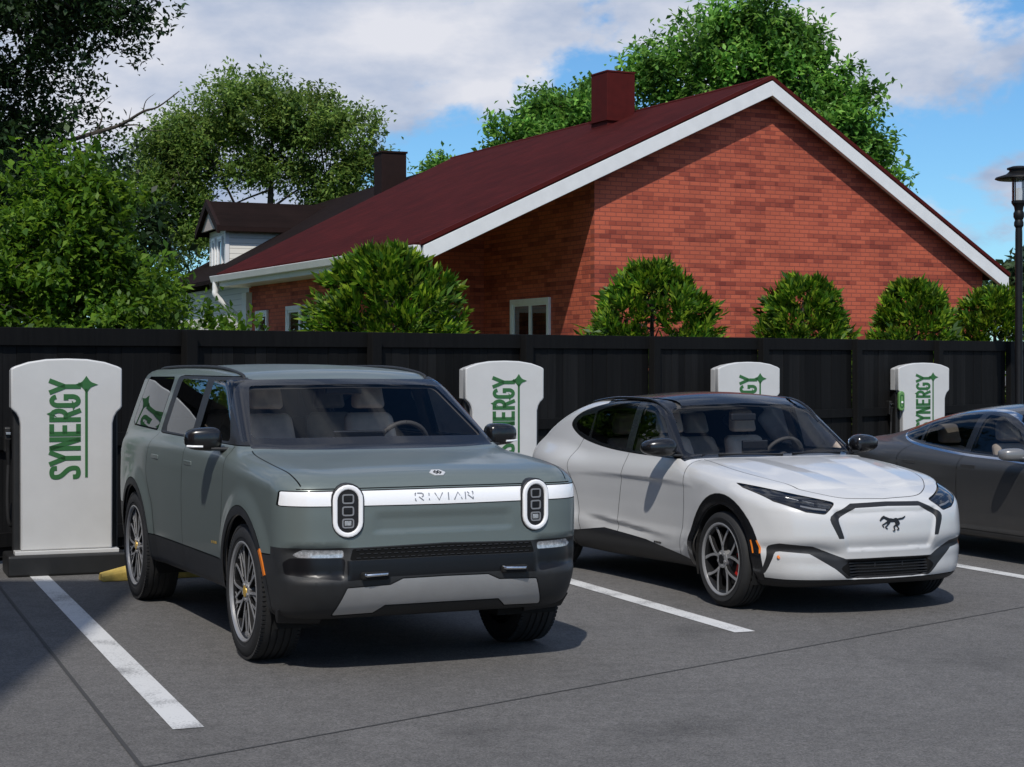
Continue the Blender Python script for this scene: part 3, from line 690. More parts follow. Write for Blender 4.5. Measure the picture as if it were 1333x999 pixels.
    s.cut('z',[(-.48,.05),(-.50,-.815),(-.345,-.83)]+[(-.150-.17*(y/.8)**2,y) for y in np.linspace(-.82,0,12)]+[(-.15,.05)],'windshield_trim',lambda c,n:n.z>.12 and n.x>-.1 and c.z>1.19 and c.z<1.45)
    s.cut('x',fillet(mir([(0,1.672),(-.665,1.662),(-.795,1.355),(-.775,1.33),(0,1.338)]),[0,.05,.05,.02,0,.02,.05,.05],3),'windshield',wf)
    dlo=[(-.28,1.285),(-2.52,1.300),(-2.62,1.310),(-2.565,1.71),(-2.42,1.725),(-.98,1.722),(-.84,1.712)]
    s.ring('y',fillet(dlo,[.02,0,.03,.05,0,.03,.02],3),'dlo',.006,side_f,only=('body',))
    s.cut('y',fillet([(-.64,1.305),(-1.49,1.307),(-1.49,1.698),(-1.06,1.695)],[.03,.02,.02,.05],3),'window_front',side_f)
    s.cut('y',fillet([(-1.67,1.307),(-2.42,1.315),(-2.46,1.345),(-2.42,1.702),(-1.67,1.70)],[.02,.02,.03,.05,.02],3),'window_rear',side_f)
    qt=fillet([(-2.74,1.315),(-3.66,1.33),(-3.74,1.36),(-3.65,1.685),(-3.59,1.705),(-2.69,1.71)],[.03,.02,.03,.02,.03,.04],3)
    s.ring('y',qt,'window_quarter',.012,side_f)
    s.cut('x',fillet(mir([(0,1.68),(-.60,1.67),(-.72,1.36),(0,1.36)]),.04,2),'rear_window',lambda c,n:n.x<-.6 and c.z>1.3)
    # doors
    s.seam('y',catmull([(-.505,1.28),(-.50,1.16),(-.51,.95),(-.56,.72),(-.60,.56),(-.62,.37)],4),.008,side_f,only=('body','cladding'))
    s.seam('y',[(-1.60,1.30),(-1.61,1.0),(-1.62,.37)],.008,side_f,only=('body','cladding'))
    s.seam('y',catmull([(-2.63,1.30),(-2.66,1.15),(-2.67,1.0),(-2.58,.86),(-2.50,.76),(-2.46,.55)],4),.008,side_f,only=('body','cladding'))
    s.cut('y',catmull([(-.508,1.28),(-.503,1.16),(-.513,.95),(-.563,.72),(-.603,.552)],4)+[(-1.614,.552),(-1.607,1.0),(-1.597,1.30)],'door_front',side_f,only=('body',))
    s.cut('y',[(-1.604,1.30),(-1.614,1.0),(-1.62,.552)]+list(reversed(catmull([(-2.626,1.30),(-2.656,1.15),(-2.666,1.0),(-2.576,.86),(-2.496,.76),(-2.458,.552)],4))),'door_rear',side_f,only=('body',))
    s.cut('y',fillet([(-3.40,.93),(-3.40,1.12),(-3.58,1.12),(-3.58,.93)],.03,3),'body',side_f)
    s.seam('z',[(-1.05,-.66),(-3.6,-.66)],.010,lambda c,n:n.z>.5 and c.z>1.6,only=('body',))
    s.cut('x',[(-1.1,1.08),(-.5,1.08),(-.5,1.16),(-1.1,1.16)],'tail_lamp',lambda c,n:n.x<-.2)
    s.finish()
    car=empty('parked_car',(-.7489,11.0592,0),R(24.3-90),'grey-green boxy SUV with upright oval headlights, parked in the bay nearest the camera','car')
    P=car
    s.part('body','body','green_paint',P)
    s.part('hood','hood','green_paint',P)
    s.part('cladding','lower_cladding','mid_plastic',P)
    for sd in(-1,1):
        for k in'01': s.part('arch_trim'+k,'wheel_arch_trim','mid_plastic',P,sd)
        s.part('lamp_pocket','bumper_pocket','pocket_black',P,sd)
    s.part('light_bar','light_bar','lamp_white',P); s.part('grille','grille','grille_mesh',P); s.part('skid','skid_plate','skid_silver',P)
    s.part('centre_band','bumper_band','pocket_black',P)
    for sd in(-1,1):
        s.part('fog_lamp','fog_lamp','lamp_clear',P,sd)
        for rg,wd in (('door_front','window_front'),('door_rear','window_rear')):
            d=s.part(rg,'door','green_paint',P,sd); s.part(wd,'side_window','side_glass' if 'front' in wd else 'dark_glass',d,sd)
            hx=-1.45 if 'front' in rg else -2.42; hy=s.y_at(hx,1.13)
            h=MB(); h.box((hx,sd*(hy+.002),1.13),(.20,.010,.030)); h.build('door_handle','green_paint',d,bevel=.004)
        s.part('window_quarter','quarter_window','dark_glass',P,sd)
        s.part('tail_lamp','tail_lamp','red_lens',P,sd)
    s.part('dlo','window_surround','dark_plastic',P); s.part('windshield_trim','windshield_surround','black_gloss',P)
    s.part('windshield','windshield','windshield_glass',P); s.part('rear_window','rear_window','dark_glass',P)
    s.part([n for n in s.names if n not in('void','windshield','window_front','window_rear','window_quarter','rear_window')],'lining','lining',P,push=-.028)
    under(P,-4.0,.58,.62,.32,[(0,.475,RT),(-WB,.475,RT)])
    # upright oval headlights
    for sd in(-1,1):
        y0=.592; x0=s.x_at(y0,.955); h=empty('headlight',(0,0,0)); h.parent=P
        M=Matrix.Translation((x0-.012,sd*y0,.957))@Matrix.Rotation(R(sd*7),4,'Z')@Matrix(((0,0,1,0),(1,0,0,0),(0,1,0,0),(0,0,0,1)))
        def stad(w,hh,n=10): 
            r=w/2; return [(r*math.cos(PI*i/n),hh/2-r+r*math.sin(PI*i/n)) for i in range(n+1)]+[(-r*math.cos(PI*i/n),-(hh/2-r)-r*math.sin(PI*i/n)) for i in range(n+1)]
        b=MB(); b.prism(stad(.196,.322),-.05,.016,M); b.build('headlight_seal','dark_plastic',h,bevel=.004,smooth=40)
        o=stad(.150,.276); b=MB(); b.ribbon(o,.027,.006,.032,M,closed=True); b.build('light_ring','lamp_white',h,bevel=.008,seg=3,smooth=50)
        b=MB(); b.prism(stad(.126,.252),.010,.021,M); b.build('headlight_lens','lens_black',h,bevel=.003)
        for k in(-1,0,1):
            Q=M@Matrix.Translation((0,k*.070,.021)); b=MB()
            b.ribbon(fillet([(-.031,-.024),(.031,-.024),(.031,.024),(-.031,.024)],.012,3),.008,0,.006,Q,closed=True)
            b.build('led_module','badge_grey',h,smooth=40)
            b=MB(); b.box((0,0,.002),(.040,.028,.004),Q); b.build('led_projector','lamp_clear' if k<0 else 'alloy_dark',h,bevel=.003)
    # maker's name on the light bar and badge on the bonnet
    lt=MB(); x=-.185; z0=1.006; hh=.042
    glyph={'R':[[(0,0),(0,1)],[(.25,1),(.8,1),(1,.85),(1,.65),(.8,.5)],[(.45,.5),(1,0)],[(0,1),(.12,1)],[(0,0),(.12,0)]],'I':[[(.5,0),(.5,1)]],'V':[[(0,1),(.5,0),(1,1)]],'A':[[(0,0),(.5,1),(1,0)]],'N':[[(0,0),(0,1)],[(.25,1),(.5,.75)],[(.3,.6),(1,0)],[(1,0),(1,1)],[(.85,1),(1,1)]]}
    for ch in 'RIVIAN':
        wd=.05 if ch!='I' else .028
        for st in glyph[ch]:
            drape_into(lt,s,[(x+a*wd,z0+b*hh) for a,b in st],.0065,'x',.003)
        x+=wd+.022
    lt.build('nameplate','badge_grey',P)
    b=MB(); zx=.74; M=s.frame_at((zx,0,s.z_at(zx,0)))
    b.prism([(-.052,0),(-.026,.036),(.026,.036),(.052,0),(.026,-.036),(-.026,-.036)],-.002,.004,M); b.build('bonnet_badge','badge_light',P,bevel=.001)
    b=MB(); b.ribbon([(-.024,0),(-.010,.018),(.0,0),(.010,-.018),(.024,0),(.010,.018),(.0,0),(-.010,-.018),(-.024,0)],.008,.004,.006,M); b.build('badge_mark','ink_black',P)
    # tow hooks, grille slats, side markers, gold badge
    for sd in(-1,1):
        xk=s.x_at(.43,.60); b=MB(); b.box((xk+.004,sd*.44,.582),(.05,.17,.045)); b.build('tow_hook_recess','cavity',P,bevel=.012)
        b=MB(); b.tube([(xk+.012,sd*.365,.595),(xk+.034,sd*.375,.592),(xk+.036,sd*.50,.588),(xk+.012,sd*.51,.592)],.010,8); b.build('tow_hook','chrome',P,smooth=50)
        a0=math.atan2(.28,.42); mk=MB(); pts=[(.508*math.cos(t),RT+.508*math.sin(t)) for t in np.linspace(.30,.62,6)]
        vs=[]
        tmp=MB(); drape_into(tmp,s,pts,.026,'y',.005); 
        if sd>0: tmp.v=[(a,-b2,c) for a,b2,c in tmp.v]
        tmp.build('side_marker','amber',P,smooth=40)
    b=MB()
    for k in range(-13,14):
        for zz in (.688,.711,.734):
            y=k*.041+(.02 if .70<zz<.72 else 0); xg=s.x_at(y,zz); b.box((xg+.001,y,zz-.006*abs(y)),(.010,.026,.006))
    b.build('grille_insert','dark_plastic',P,bevel=.002)
    b=MB()
    for st in ([(-.66,.655),(-.72,.652)],[(-.735,.652),(-.76,.651)],[(-.775,.650),(-.80,.649)]): drape_into(b,s,st,.016,'y',.002)
    b.build('door_badge','gold',P)
    # mirrors
    for sd in(-1,1):
        yb=s.y_at(-.66,1.30); mi=empty('side_mirror',(0,0,0)); mi.parent=P
        shaped('mirror_shell','black_gloss',mi,(-.70,sd*(yb+.165),1.322),(.145,.235,.150),lambda x,y,z:(x*(1-.18*y*sd)-.15*y*sd*1.0,y,z*(1-.12*y*sd)+.0),p=3.2)
        shaped('mirror_glass','mirror_glass',mi,(-.765,sd*(yb+.165),1.322),(.02,.20,.12),p=4)
        b=MB(); b.hexa([(-.76,sd*(yb-.04),1.242),(-.60,sd*(yb-.04),1.242),(-.63,sd*(yb+.13),1.250),(-.74,sd*(yb+.13),1.250)],[(-.76,sd*(yb-.04),1.268),(-.60,sd*(yb-.04),1.268),(-.63,sd*(yb+.13),1.272),(-.74,sd*(yb+.13),1.272)]); b.build('mirror_arm','dark_plastic',mi,bevel=.008)
        b=MB(); b.tube([(-.632,sd*(yb+.18),1.276),(-.648,sd*(yb+.24),1.277),(-.672,sd*(yb+.275),1.279)],.007,8); b.build('mirror_signal','lamp_white',mi,smooth=50)
    # roof rails, wipers, antenna fin
    for sd in(-1,1):
        pts=[(x,sd*.655,s.z_at(x,.655)+d*.9) for x,d in ((-1.12,-.012),(-1.22,.006),(-1.8,.014),(-2.8,.014),(-3.45,.010),(-3.55,-.010))]
        b=MB(); b.tube(catmull(pts,4),.012,8); b.build('roof_rail','mid_plastic',P,smooth=50)
    # cabin
    b=MB(); b.hexa([(-.25,-.80,.95),(-.25,.80,.95),(-.72,.78,.95),(-.72,-.78,.95)],[(-.42,-.74,1.235),(-.42,.74,1.235),(-.70,.77,1.285),(-.70,-.77,1.285)]); b.build('dashboard','dash',P,bevel=.03,seg=3)
    b=MB(); b.hexa([(-.36,-.74,1.20),(-.36,.74,1.20),(-.58,.74,1.20),(-.58,-.74,1.20)],[(-.42,-.72,1.292),(-.42,.72,1.292),(-.54,.72,1.31),(-.54,-.72,1.31)]); b.build('dash_top','upholstery',P,bevel=.015)
    b=MB(); b.box((-.66,.0,1.27),(.03,.36,.19)); b.build('centre_screen','lens_black',P,bevel=.008)
    steering_wheel(P,-.86,.38,1.24)
    for y in(-.38,.38): seat(P,-1.30,y,.86,.60)
    for y in(-.40,.40): seat(P,-2.25,y,.88,.56)
    b=MB(); b.hexa([(-.99,-.13,1.60),(-.99,.13,1.60),(-.965,.13,1.60),(-.965,-.13,1.60)],[(-.985,-.13,1.668),(-.985,.13,1.668),(-.955,.13,1.668),(-.955,-.13,1.668)]); b.build('rear_view_mirror','dark_plastic',P,bevel=.012,seg=3)
    b=MB(); b.box((-1.10,0,1.685),(.22,.34,.05)); b.build('overhead_console','dash',P,bevel=.015)
    for sd in(-1,1):
        wheel(P,0,sd,.985,RT,.275,.302,'loop',cap='gold',steer=0); wheel(P,-WB,sd,.985,RT,.275,.302,'loop',cap='gold')
        b=MB(); b.hexa([(.50,sd*.66,.27),(.50,sd*.92,.29),(.53,sd*.92,.29),(.53,sd*.66,.27)],[(.52,sd*.64,.38),(.52,sd*.94,.38),(.60,sd*.94,.38),(.60,sd*.64,.38)]); b.build('mud_flap','dark_plastic',P,bevel=.008)
    return car

# ------------------------------------------------------------------ car 2: white crossover
def build_crossover():
    WB=2.984; RT=.358
    W=spl([(-3.95,.72),(-3.7,.80),(-3.4,.872),(-3.0,.928),(-2.6,.928),(-2.1,.905),(-1.5,.892),(-.9,.895),(-.4,.922),(0,.935),(.35,.925),(.62,.895),(.9,.83)])
    PR=spl([(.20,-.10),(.30,-.035),(.38,-.006),(.46,.004),(.54,-.014),(.66,-.019),(.80,-.014),(.92,-.014),(1.0,-.026),(1.07,-.050),(1.16,-.11)])
    FZ=spl([(.16,.72),(.22,.80),(.28,.835),(.40,.838),(.48,.845),(.55,.865),(.62,.862),(.72,.845),(.79,.815),(.84,.765),(.90,.62)])
    HX=spl([(-3.95,1.0),(-3.82,1.07),(-3.4,1.085),(-2.6,1.075),(-1.5,1.085),(-.8,1.092),(-.5,1.078),(-.1,1.035),(.25,.980),(.5,.925),(.68,.868),(.8,.815),(.95,.72)])
    BZ=spl([(-4,.42),(-3.5,.30),(-2.9,.235),(0,.225),(.6,.20),(.9,.235)])
    RZ=spl([(.3,3.60),(.45,3.78),(.6,3.84),(.85,3.85),(.98,3.84),(1.1,3.76)])
    WG=spl([(-3.9,.66),(-3.5,.745),(-3.0,.805),(-2.4,.832),(-1.7,.845),(-1.0,.845),(-.5,.835)])
    ZR=spl([(-4.0,.98),(-3.75,1.09),(-3.4,1.295),(-3.0,1.445),(-2.6,1.528),(-2.2,1.562),(-1.8,1.578),(-1.45,1.568),(-1.15,1.530)])
    def f(x,y,z):
        y=np.abs(y); fl=0
        for xa,am in((0,.016),(-WB,.020)):
            r=np.hypot(x-xa,z-RT); fl=fl+am*(1-sstep(.44,.60,r))
        side=y-(W(x)+PR(z)+fl)
        # lower door scoop
        zc=.545-.055*(x+2.3); side=side+.030*(1-sstep(zc-.05,zc,z))*sstep(.36,.47,z)*sstep(-2.35,-2.0,x)*(1-sstep(-1.5,-.6,x))+.012*gau(z,.48,.09)*sstep(-2.0,-1.4,x)*(1-sstep(-.75,-.5,x))
        front=x-(FZ(z)-.30*(y/.92)**2.6-.03*(y/.92)**2)
        d=smax(side,front*.93,.20)
        d=smax(d,-x-(RZ(z)-.22*(y/.9)**2.4),.22)
        bul=.022*gau(y,.68,.15)*sstep(-1.1,-.4,x)*(1-sstep(.35,.75,x))
        yc=.50-.16*np.clip((x+.5)/1.2,0,1); bul=bul*.6+.026*np.maximum(0,1-np.sqrt((y-yc)**2+.010**2)/.22)*sstep(-.75,-.2,x)*(1-sstep(.45,.72,x))
        d=smax(d,(z-(HX(x)-.055*(y/.9)**2+bul))*.95,.11)
        d=smax(d,BZ(x)-z,.06)
        # smooth nose shield set in a shallow hollow, lower intake, corner wings
        tz=np.clip((z-.42)/.38,0,1); hw=.36+.13*tz
        d=d+.019*sstep(.47,.50,z)*(1-sstep(.735,.775,z))*(1-sstep(hw-.05,hw,y))*sstep(.45,.6,x)*(1-sstep(.0,.30,y)*0)
        d=d+.030*sstep(.265,.29,z)*(1-sstep(.385,.41,z))*(1-sstep(.30,.36,y+.25*(.33-z)))*sstep(.5,.6,x)
        d=d+.016*gau(z,.485-.05*(1-sstep(.35,.62,y)),.035)*sstep(.36,.46,y)*(1-sstep(.86,.93,y))*sstep(.05,.25,x)
        gs=(y-(WG(x)-.275*(z-1.06)-.10*(z-1.06)**2))*.95
        w=((x+.53+.15*(y/.75)**2)*.43+(z-1.06)*.65)/.78
        ro=(z-(ZR(x)-.055*(y/.68)**2))*.95
        g=smax(gs,w,.07); g=smax(g,ro,.09); g=smax(g,.9-z,.02); g=smax(g,-x-3.74,.05)
        return smin(d,g,.05+.06*sstep(-2.3,-3.0,x))
    s=Shell(f,(-4.05,-1.1,.14),(1.0,1.08,1.68),.0205)
    s.ring('y',[(-4.2,.05),(1.2,.05),(1.2,.262),(.60,.262),(.46,.27),(-.44,.300),(-1.25,.392),(-1.97,.428),(-2.40,.375),(-2.6,.36),(-3.4,.42),(-4.2,.50)],'cladding',.006,lambda c,n:c.x<.9 and n.y<.9)
    for xa in(0,-WB):
        s.ring('y',circle((xa,RT),.488,44),'arch_trim'+str(int(xa<-1)),.006,side_f)
        s.cut('y',circle((xa,RT),.412,40),'void',side_f)
        s.cut('y',[(xa-.404,.05),(xa+.404,.05),(xa+.404,RT-.02),(xa-.404,RT-.02)],'void',side_f,only=('arch_trim0','arch_trim1','cladding','gap','body','void'))
    fr=lambda c,n:n.x>.08 and c.x>.1
    # nose: black frame around the blank shield
    out=mir([(0,.812),(-.30,.805),(-.505,.715),(-.435,.560)]); inn=mir([(0,.780),(-.280,.773),(-.432,.700),(-.398,.575),(-.39,.50)])
    s.cut('x',fillet(out,[0,.05,.05,.0,0,.05,.05],3),'grille_frame',fr); s.cut('x',fillet(inn,[0,.04,.04,0,0,0,0,.04,.04],3),'body',fr)
    # lower black intake with corner strips
    s.cut('x',fillet(mir([(0,.418),(-.37,.414),(-.60,.505),(-.80,.525),(-.846,.508),(-.876,.30),(-.856,.30),(-.815,.468),(-.62,.452),(-.45,.345),(-.36,.272),(0,.268)]),[0]+[.03]*10+[0,0]+[.03]*9,2)[:],'intake_trim',lambda c,n:c.x>.44 and n.x>.02 and c.y>-.885)
    s.cut('x',fillet(mir([(0,.395),(-.345,.39),(-.415,.345),(-.345,.288),(0,.284)]),.02,2),'intake',fr)
    s.cut('x',mir([(0,.255),(-.99,.252),(-.99,.1),(0,.1)]),'cladding',lambda c,n:n.x>.0 and c.x>.3)
    hl=fillet([(-.415,.812),(-.62,.862),(-.872,.932),(-.868,.905),(-.80,.822),(-.64,.752),(-.52,.735)],[.01,.0,.005,.01,.03,.03,.03],2)
    s.ring('x',hl,'headlight',.008,lambda c,n:n.x>.02 and c.x>-.1)
    # bonnet
    s.seam('z',catmull([(-.62,-.70),(-.2,-.735),(.15,-.70),(.42,-.60),(.60,-.46),(.70,-.30),(.735,0)],5),.006,lambda c,n:n.z>.2 and c.z>.75,only=('body',))
    s.cut('z',[(-.9,.05),(-.9,-.70),(-.62,-.697)]+catmull([(-.62,-.697),(-.2,-.732),(.15,-.697),(.42,-.597),(.60,-.457),(.697,-.30),(.732,.05)],5),'hood',lambda c,n:n.z>.3 and c.z>.75 and (c.x>-.50-.15*(c.y/.75)**2),only=('body',))
    # glass house: black roof, arched side windows
    s.cut('y',[(-.50,1.062),(-.60,1.10),(-1.2,1.50),(-1.5,1.60),(-2.25,1.62),(-2.28,1.48),(-2.20,1.47),(-1.0,1.30),(-.80,1.10),(-.78,1.082)],'black_roof',lambda c,n:n.z>.05 and c.z>1.085 and c.x<-.55)
    s.cut('z',[(-1.35,.05),(-1.35,-.83),(-.70,-.83)]+[(-.515-.15*(y/.75)**2,y) for y in np.linspace(-.80,0,12)]+[(-.515,.05)],'black_roof',lambda c,n:n.z>.12 and n.x>-.1 and c.z>1.03)
    s.cut('z',[(-.9,.05),(-.9,-.80),(-2.25,-.80),(-2.28,-.655),(-2.6,-.63),(-2.85,-.58),(-2.95,.05)],'black_roof',lambda c,n:n.z>.12 and c.z>1.30)
    s.cut('x',fillet(mir([(0,1.490),(-.565,1.470),(-.655,1.435),(-.775,1.125),(-.74,1.098),(0,1.100)]),[0,.05,.05,.05,.03,0,.03,.05,.05,.05],3),'windshield',lambda c,n:n.x>.2 and c.z>1.08 and c.x<-.5)
    dl=catmull([(-.70,1.075),(-1.2,1.072),(-1.9,1.095),(-2.45,1.150),(-2.74,1.220),(-2.86,1.295),(-2.70,1.390),(-2.3,1.468),(-1.9,1.516),(-1.55,1.526),(-1.30,1.490),(-1.0,1.31),(-.80,1.15)],5,True)
    s.ring('y',dl,'dlo',.006,side_f,only=('body','black_roof'))
    s.cut('y',fillet([(-.90,1.105),(-1.56,1.098),(-1.56,1.498),(-1.40,1.470),(-1.16,1.36)],[.03,.02,.02,.06,.08],4),'window_front',side_f,only=('dlo','gap'))
    s.cut('y',fillet([(-1.68,1.100),(-2.16,1.140),(-2.38,1.175),(-2.40,1.405),(-2.1,1.472),(-1.68,1.502)],[.02,.04,.02,.02,.06,.02],4),'window_rear',side_f,only=('dlo','gap'))
    s.cut('y',fillet([(-2.43,1.180),(-2.68,1.228),(-2.78,1.292),(-2.66,1.355),(-2.43,1.385)],[.02,.04,.05,.04,.02],4),'window_quarter',side_f,only=('dlo','gap'))
    s.cut('y',[(-3.0,1.45),(-3.0,1.30),(-3.68,1.06),(-4.0,1.06),(-4.0,1.5)],'rear_window',lambda c,n:n.x<-.1 and n.z>.35 and abs(c.y)<.52)
    dw=lambda a:catmull(a,4)
    s.seam('y',dw([(-.62,1.062),(-.60,.95),(-.60,.78),(-.62,.60),(-.64,.45),(-.66,.33)]),.007,side_f,only=('body','cladding'))
    s.seam('y',dw([(-1.60,1.08),(-1.63,.95),(-1.69,.75),(-1.73,.58),(-1.74,.40)]),.007,side_f,only=('body','cladding'))
    s.seam('y',dw([(-2.52,1.165),(-2.62,1.0),(-2.60,.88),(-2.48,.74),(-2.42,.60),(-2.36,.385)]),.007,side_f,only=('body','cladding'))
    s.cut('y',dw([(-.622,1.07),(-.603,.95),(-.603,.78),(-.623,.60),(-.643,.45),(-.65,.31)])+list(reversed(dw([(-1.597,1.085),(-1.627,.95),(-1.687,.75),(-1.727,.58),(-1.737,.40)]))),'door_front',side_f,only=('body',))
    s.cut('y',dw([(-1.603,1.085),(-1.633,.95),(-1.693,.75),(-1.733,.58),(-1.743,.40)])+list(reversed(dw([(-2.515,1.17),(-2.615,1.0),(-2.595,.88),(-2.475,.74),(-2.415,.60),(-2.355,.37)]))),'door_rear',side_f,only=('body',))
    s.cut('x',fillet([(-.30,1.03),(-.80,1.05),(-.80,.96),(-.30,.96)],.02,2),'tail_lamp',lambda c,n:n.x<-.3 and c.x<-3.4)
    s.cut('y',[(-3.60,1.035),(-4,1.05),(-4,.955),(-3.68,.965)],'tail_lamp',lambda c,n:n.y<-.05)
    s.cut('x',mir([(0,1.46),(-.42,1.43),(-.42,1.40),(0,1.425)]),'tail_lamp',lambda c,n:n.x<0 and c.x<-2.6)
    s.finish()
    car=empty('parked_car',(2.3953,13.3812,0),R(24.2-90),'white sporty crossover with black roof and running horse on its blank nose','car'); P=car
    s.part('body','body','white_paint',P); s.part('hood','hood','white_paint',P)
    s.part('cladding','lower_cladding','dark_plastic',P)
    for sd in(-1,1):
        for k in'01': s.part('arch_trim'+k,'wheel_arch_trim','black_gloss',P,sd)
    s.part('grille_frame','grille_frame','dark_plastic',P); s.part('intake_trim','intake_trim','dark_plastic',P); s.part('intake','lower_grille','grille_mesh',P)
    s.part('black_roof','roof','black_roof',P); s.part('dlo','window_surround','black_gloss',P)
    s.part('windshield','windshield','windshield_glass',P); s.part('rear_window','rear_window','dark_glass',P)
    for sd in(-1,1):
        for rg,wd in (('door_front','window_front'),('door_rear','window_rear')):
            d=s.part(rg,'door','white_paint',P,sd); s.part(wd,'side_window','side_glass',d,sd)
        s.part('window_quarter','quarter_window','dark_glass',P,sd); s.part('tail_lamp','tail_lamp','red_lens',P,sd)
        h=s.part('headlight','headlight','smoked_lens',P,sd); s.part('headlight','headlight_housing','cavity',h,sd,push=-.03)
        b=MB()
        for i,(y0,z0,y1,z1) in enumerate(((-.455,.782,-.53,.795),(-.555,.800,-.625,.815),(-.645,.820,-.715,.838))):
            x0=s.x_at(y0,z0)-.018; x1=s.x_at(y1,z1)-.018
            b.hexa([(x0,-sd*y0*-1*-1 if False else sd*-y0*-1*-1,z0-.012) if False else (x0,sd*abs(y0),z0-.014),(x1,sd*abs(y1),z1-.014),(x1-.02,sd*abs(y1),z1-.014),(x0-.02,sd*abs(y0),z0-.014)],[(x0,sd*abs(y0),z0+.010),(x1,sd*abs(y1),z1+.014),(x1-.02,sd*abs(y1),z1+.014),(x0-.02,sd*abs(y0),z0+.010)])
        b.build('led_module','lamp_clear',h,bevel=.003)
        b=MB(); pts=[(-.50,.766),(-.58,.775),(-.66,.793)]
        drape_into(b,s,pts,.012,'x',-.004)
        if sd>0: b.v=[(a,-q,c) for a,q,c in b.v]
        b.build('running_light','lamp_white',h)
        b=MB(); b.box((0,0,0),(.05,.03,.02)); 
        mk=MB(); drape_into(mk,s,[(.485*math.cos(t),RT+.485*math.sin(t)) for t in np.linspace(.18,.38,6)],.011,'y',.004)
        if sd>0: mk.v=[(a,-q,c) for a,q,c in mk.v]
        mk.build('side_marker','amber',P,smooth=40)
        mk=MB(); drape_into(mk,s,[(.438*math.cos(t),RT+.438*math.sin(t)) for t in np.linspace(.20,.42,6)],.010,'y',.003)
        if sd>0: mk.v=[(a,-q,c) for a,q,c in mk.v]
        mk.build('arch_reflector','amber',P,smooth=40)
    M=Matrix.Translation((s.x_at(-.80,.435)+.004,-.80,.425)); b=MB(); b.lathe([(.014,0),(.013,.006),(0,.007)],12,M@Matrix.Rotation(R(70),4,'Y')); b.build('bumper_reflector','amber',P)
    s.part([n for n in s.names if n not in('void','windshield','window_front','window_rear','window_quarter','rear_window')],'lining','lining',P,push=-.026)
    under(P,-3.65,.60,.60,.19,[(0,.412,RT),(-WB,.412,RT)])
    # running horse on the shield
    zc=.665; M=s.frame_at((s.x_at(.015,zc),.015,zc)); b=MB(); k_=.112; zt=.004
    for pth,ws in (([(-.40,.10),(-.2,.14),(.05,.12),(.25,.15),(.40,.13)],[.20,.27,.22,.27,.16]),([(-.26,.14),(-.48,.26),(-.70,.37)],[.26,.19,.13]),([(-.62,.38),(-.80,.30),(-1.0,.12)],[.17,.14,.07]),
        ([(.36,.18),(.60,.22),(.80,.25),(1.0,.38)],[.10,.12,.10,.03]),([(-.36,.06),(-.60,-.04),(-.84,-.16),(-.74,-.30)],[.15,.09,.06,.05]),([(-.28,.02),(-.46,-.16),(-.62,-.30),(-.48,-.40)],[.14,.08,.06,.05]),
        ([(.30,.10),(.44,-.08),(.28,-.22),(.40,-.44),(.26,-.48)],[.22,.13,.07,.05,.05]),([(.20,.06),(.22,-.16),(.04,-.28),(.08,-.52),(-.06,-.54)],[.18,.11,.07,.05,.05])):
        b.ribbon([(u*k_,v*k_) for u,v in catmull(pth,4)],list(np.interp(np.linspace(0,len(ws)-1,(len(ws)-1)*4+1),range(len(ws)),[w_*k_ for w_ in ws])),-.004,zt,M); zt+=.0004
    b.build('horse_badge','ink_black',P)
    b=MB()
    for k in range(-2,3): drape_into(b,s,[(-.34,.300+.022*(k+2)) if False else (-.36,.300+.021*(k+2)),(.36,.300+.021*(k+2))] if False else [(y,.297+.021*(k+2)) for y in np.linspace(-.34,.34,9)],.006,'x',.004)
    for y in(-.12,.12): drape_into(b,s,[(y,.29),(y,.388)],.012,'x',.005)
    b.build('grille_slats','dark_plastic',P)
    b=MB(); x=-.98
    for wd in(.018,.010,.022,.022,.022,.010,.026):
        drape_into(b,s,[(x,.388),(x-wd*.75,.388)],.014,'y',.003); x-=wd
    b.build('door_badge','ink_black',P)
    for sd in(-1,1):
        yb=s.y_at(-.80,1.10); mi=empty('side_mirror',(0,0,0)); mi.parent=P
        shaped('mirror_shell','black_gloss',mi,(-.86,sd*(yb+.165),1.155),(.18,.275,.145),lambda x,y,z:(x*(1-.15*y*sd)-.25*y*sd,y,z*(1-.20*y*sd)+.12*y*sd*0),p=2.6)
        shaped('mirror_glass','mirror_glass',mi,(-.935,sd*(yb+.15),1.155),(.02,.19,.10),p=3)
        b=MB(); b.hexa([(-.90,sd*(yb-.05),1.075),(-.76,sd*(yb-.05),1.075),(-.80,sd*(yb+.12),1.092),(-.88,sd*(yb+.12),1.092)],[(-.90,sd*(yb-.05),1.095),(-.76,sd*(yb-.05),1.095),(-.80,sd*(yb+.12),1.108),(-.88,sd*(yb+.12),1.108)]); b.build('mirror_arm','dark_plastic',mi,bevel=.006)
        b=MB(); b.tube([(-.782,sd*(yb+.10),1.143),(-.80,sd*(yb+.17),1.146),(-.835,sd*(yb+.235),1.15)],.006,8); b.build('mirror_signal','lamp_clear',mi,smooth=50)
        pts=[(x,sd*yy,s.z_at(x,yy)+d) for x,yy,d in ((-1.10,.685,-.016),(-1.24,.682,.002),(-1.45,.676,.012),(-1.75,.668,.016),(-2.2,.650,.018),(-2.65,.620,.008),(-2.82,.602,-.010))]
        b=MB(); b.tube(catmull(pts,4),.013,8); b.build('roof_rail','black_gloss',P,smooth=50)
    b=MB()
    for y0,y1 in((-.55,-.02),(.08,.60)): b.tube([(s.x_at(y0,1.10)+.012,y0,1.102),(s.x_at(y1,1.095)+.012,y1,1.097)],.007,6)
    b.build('wiper','dark_plastic',P)
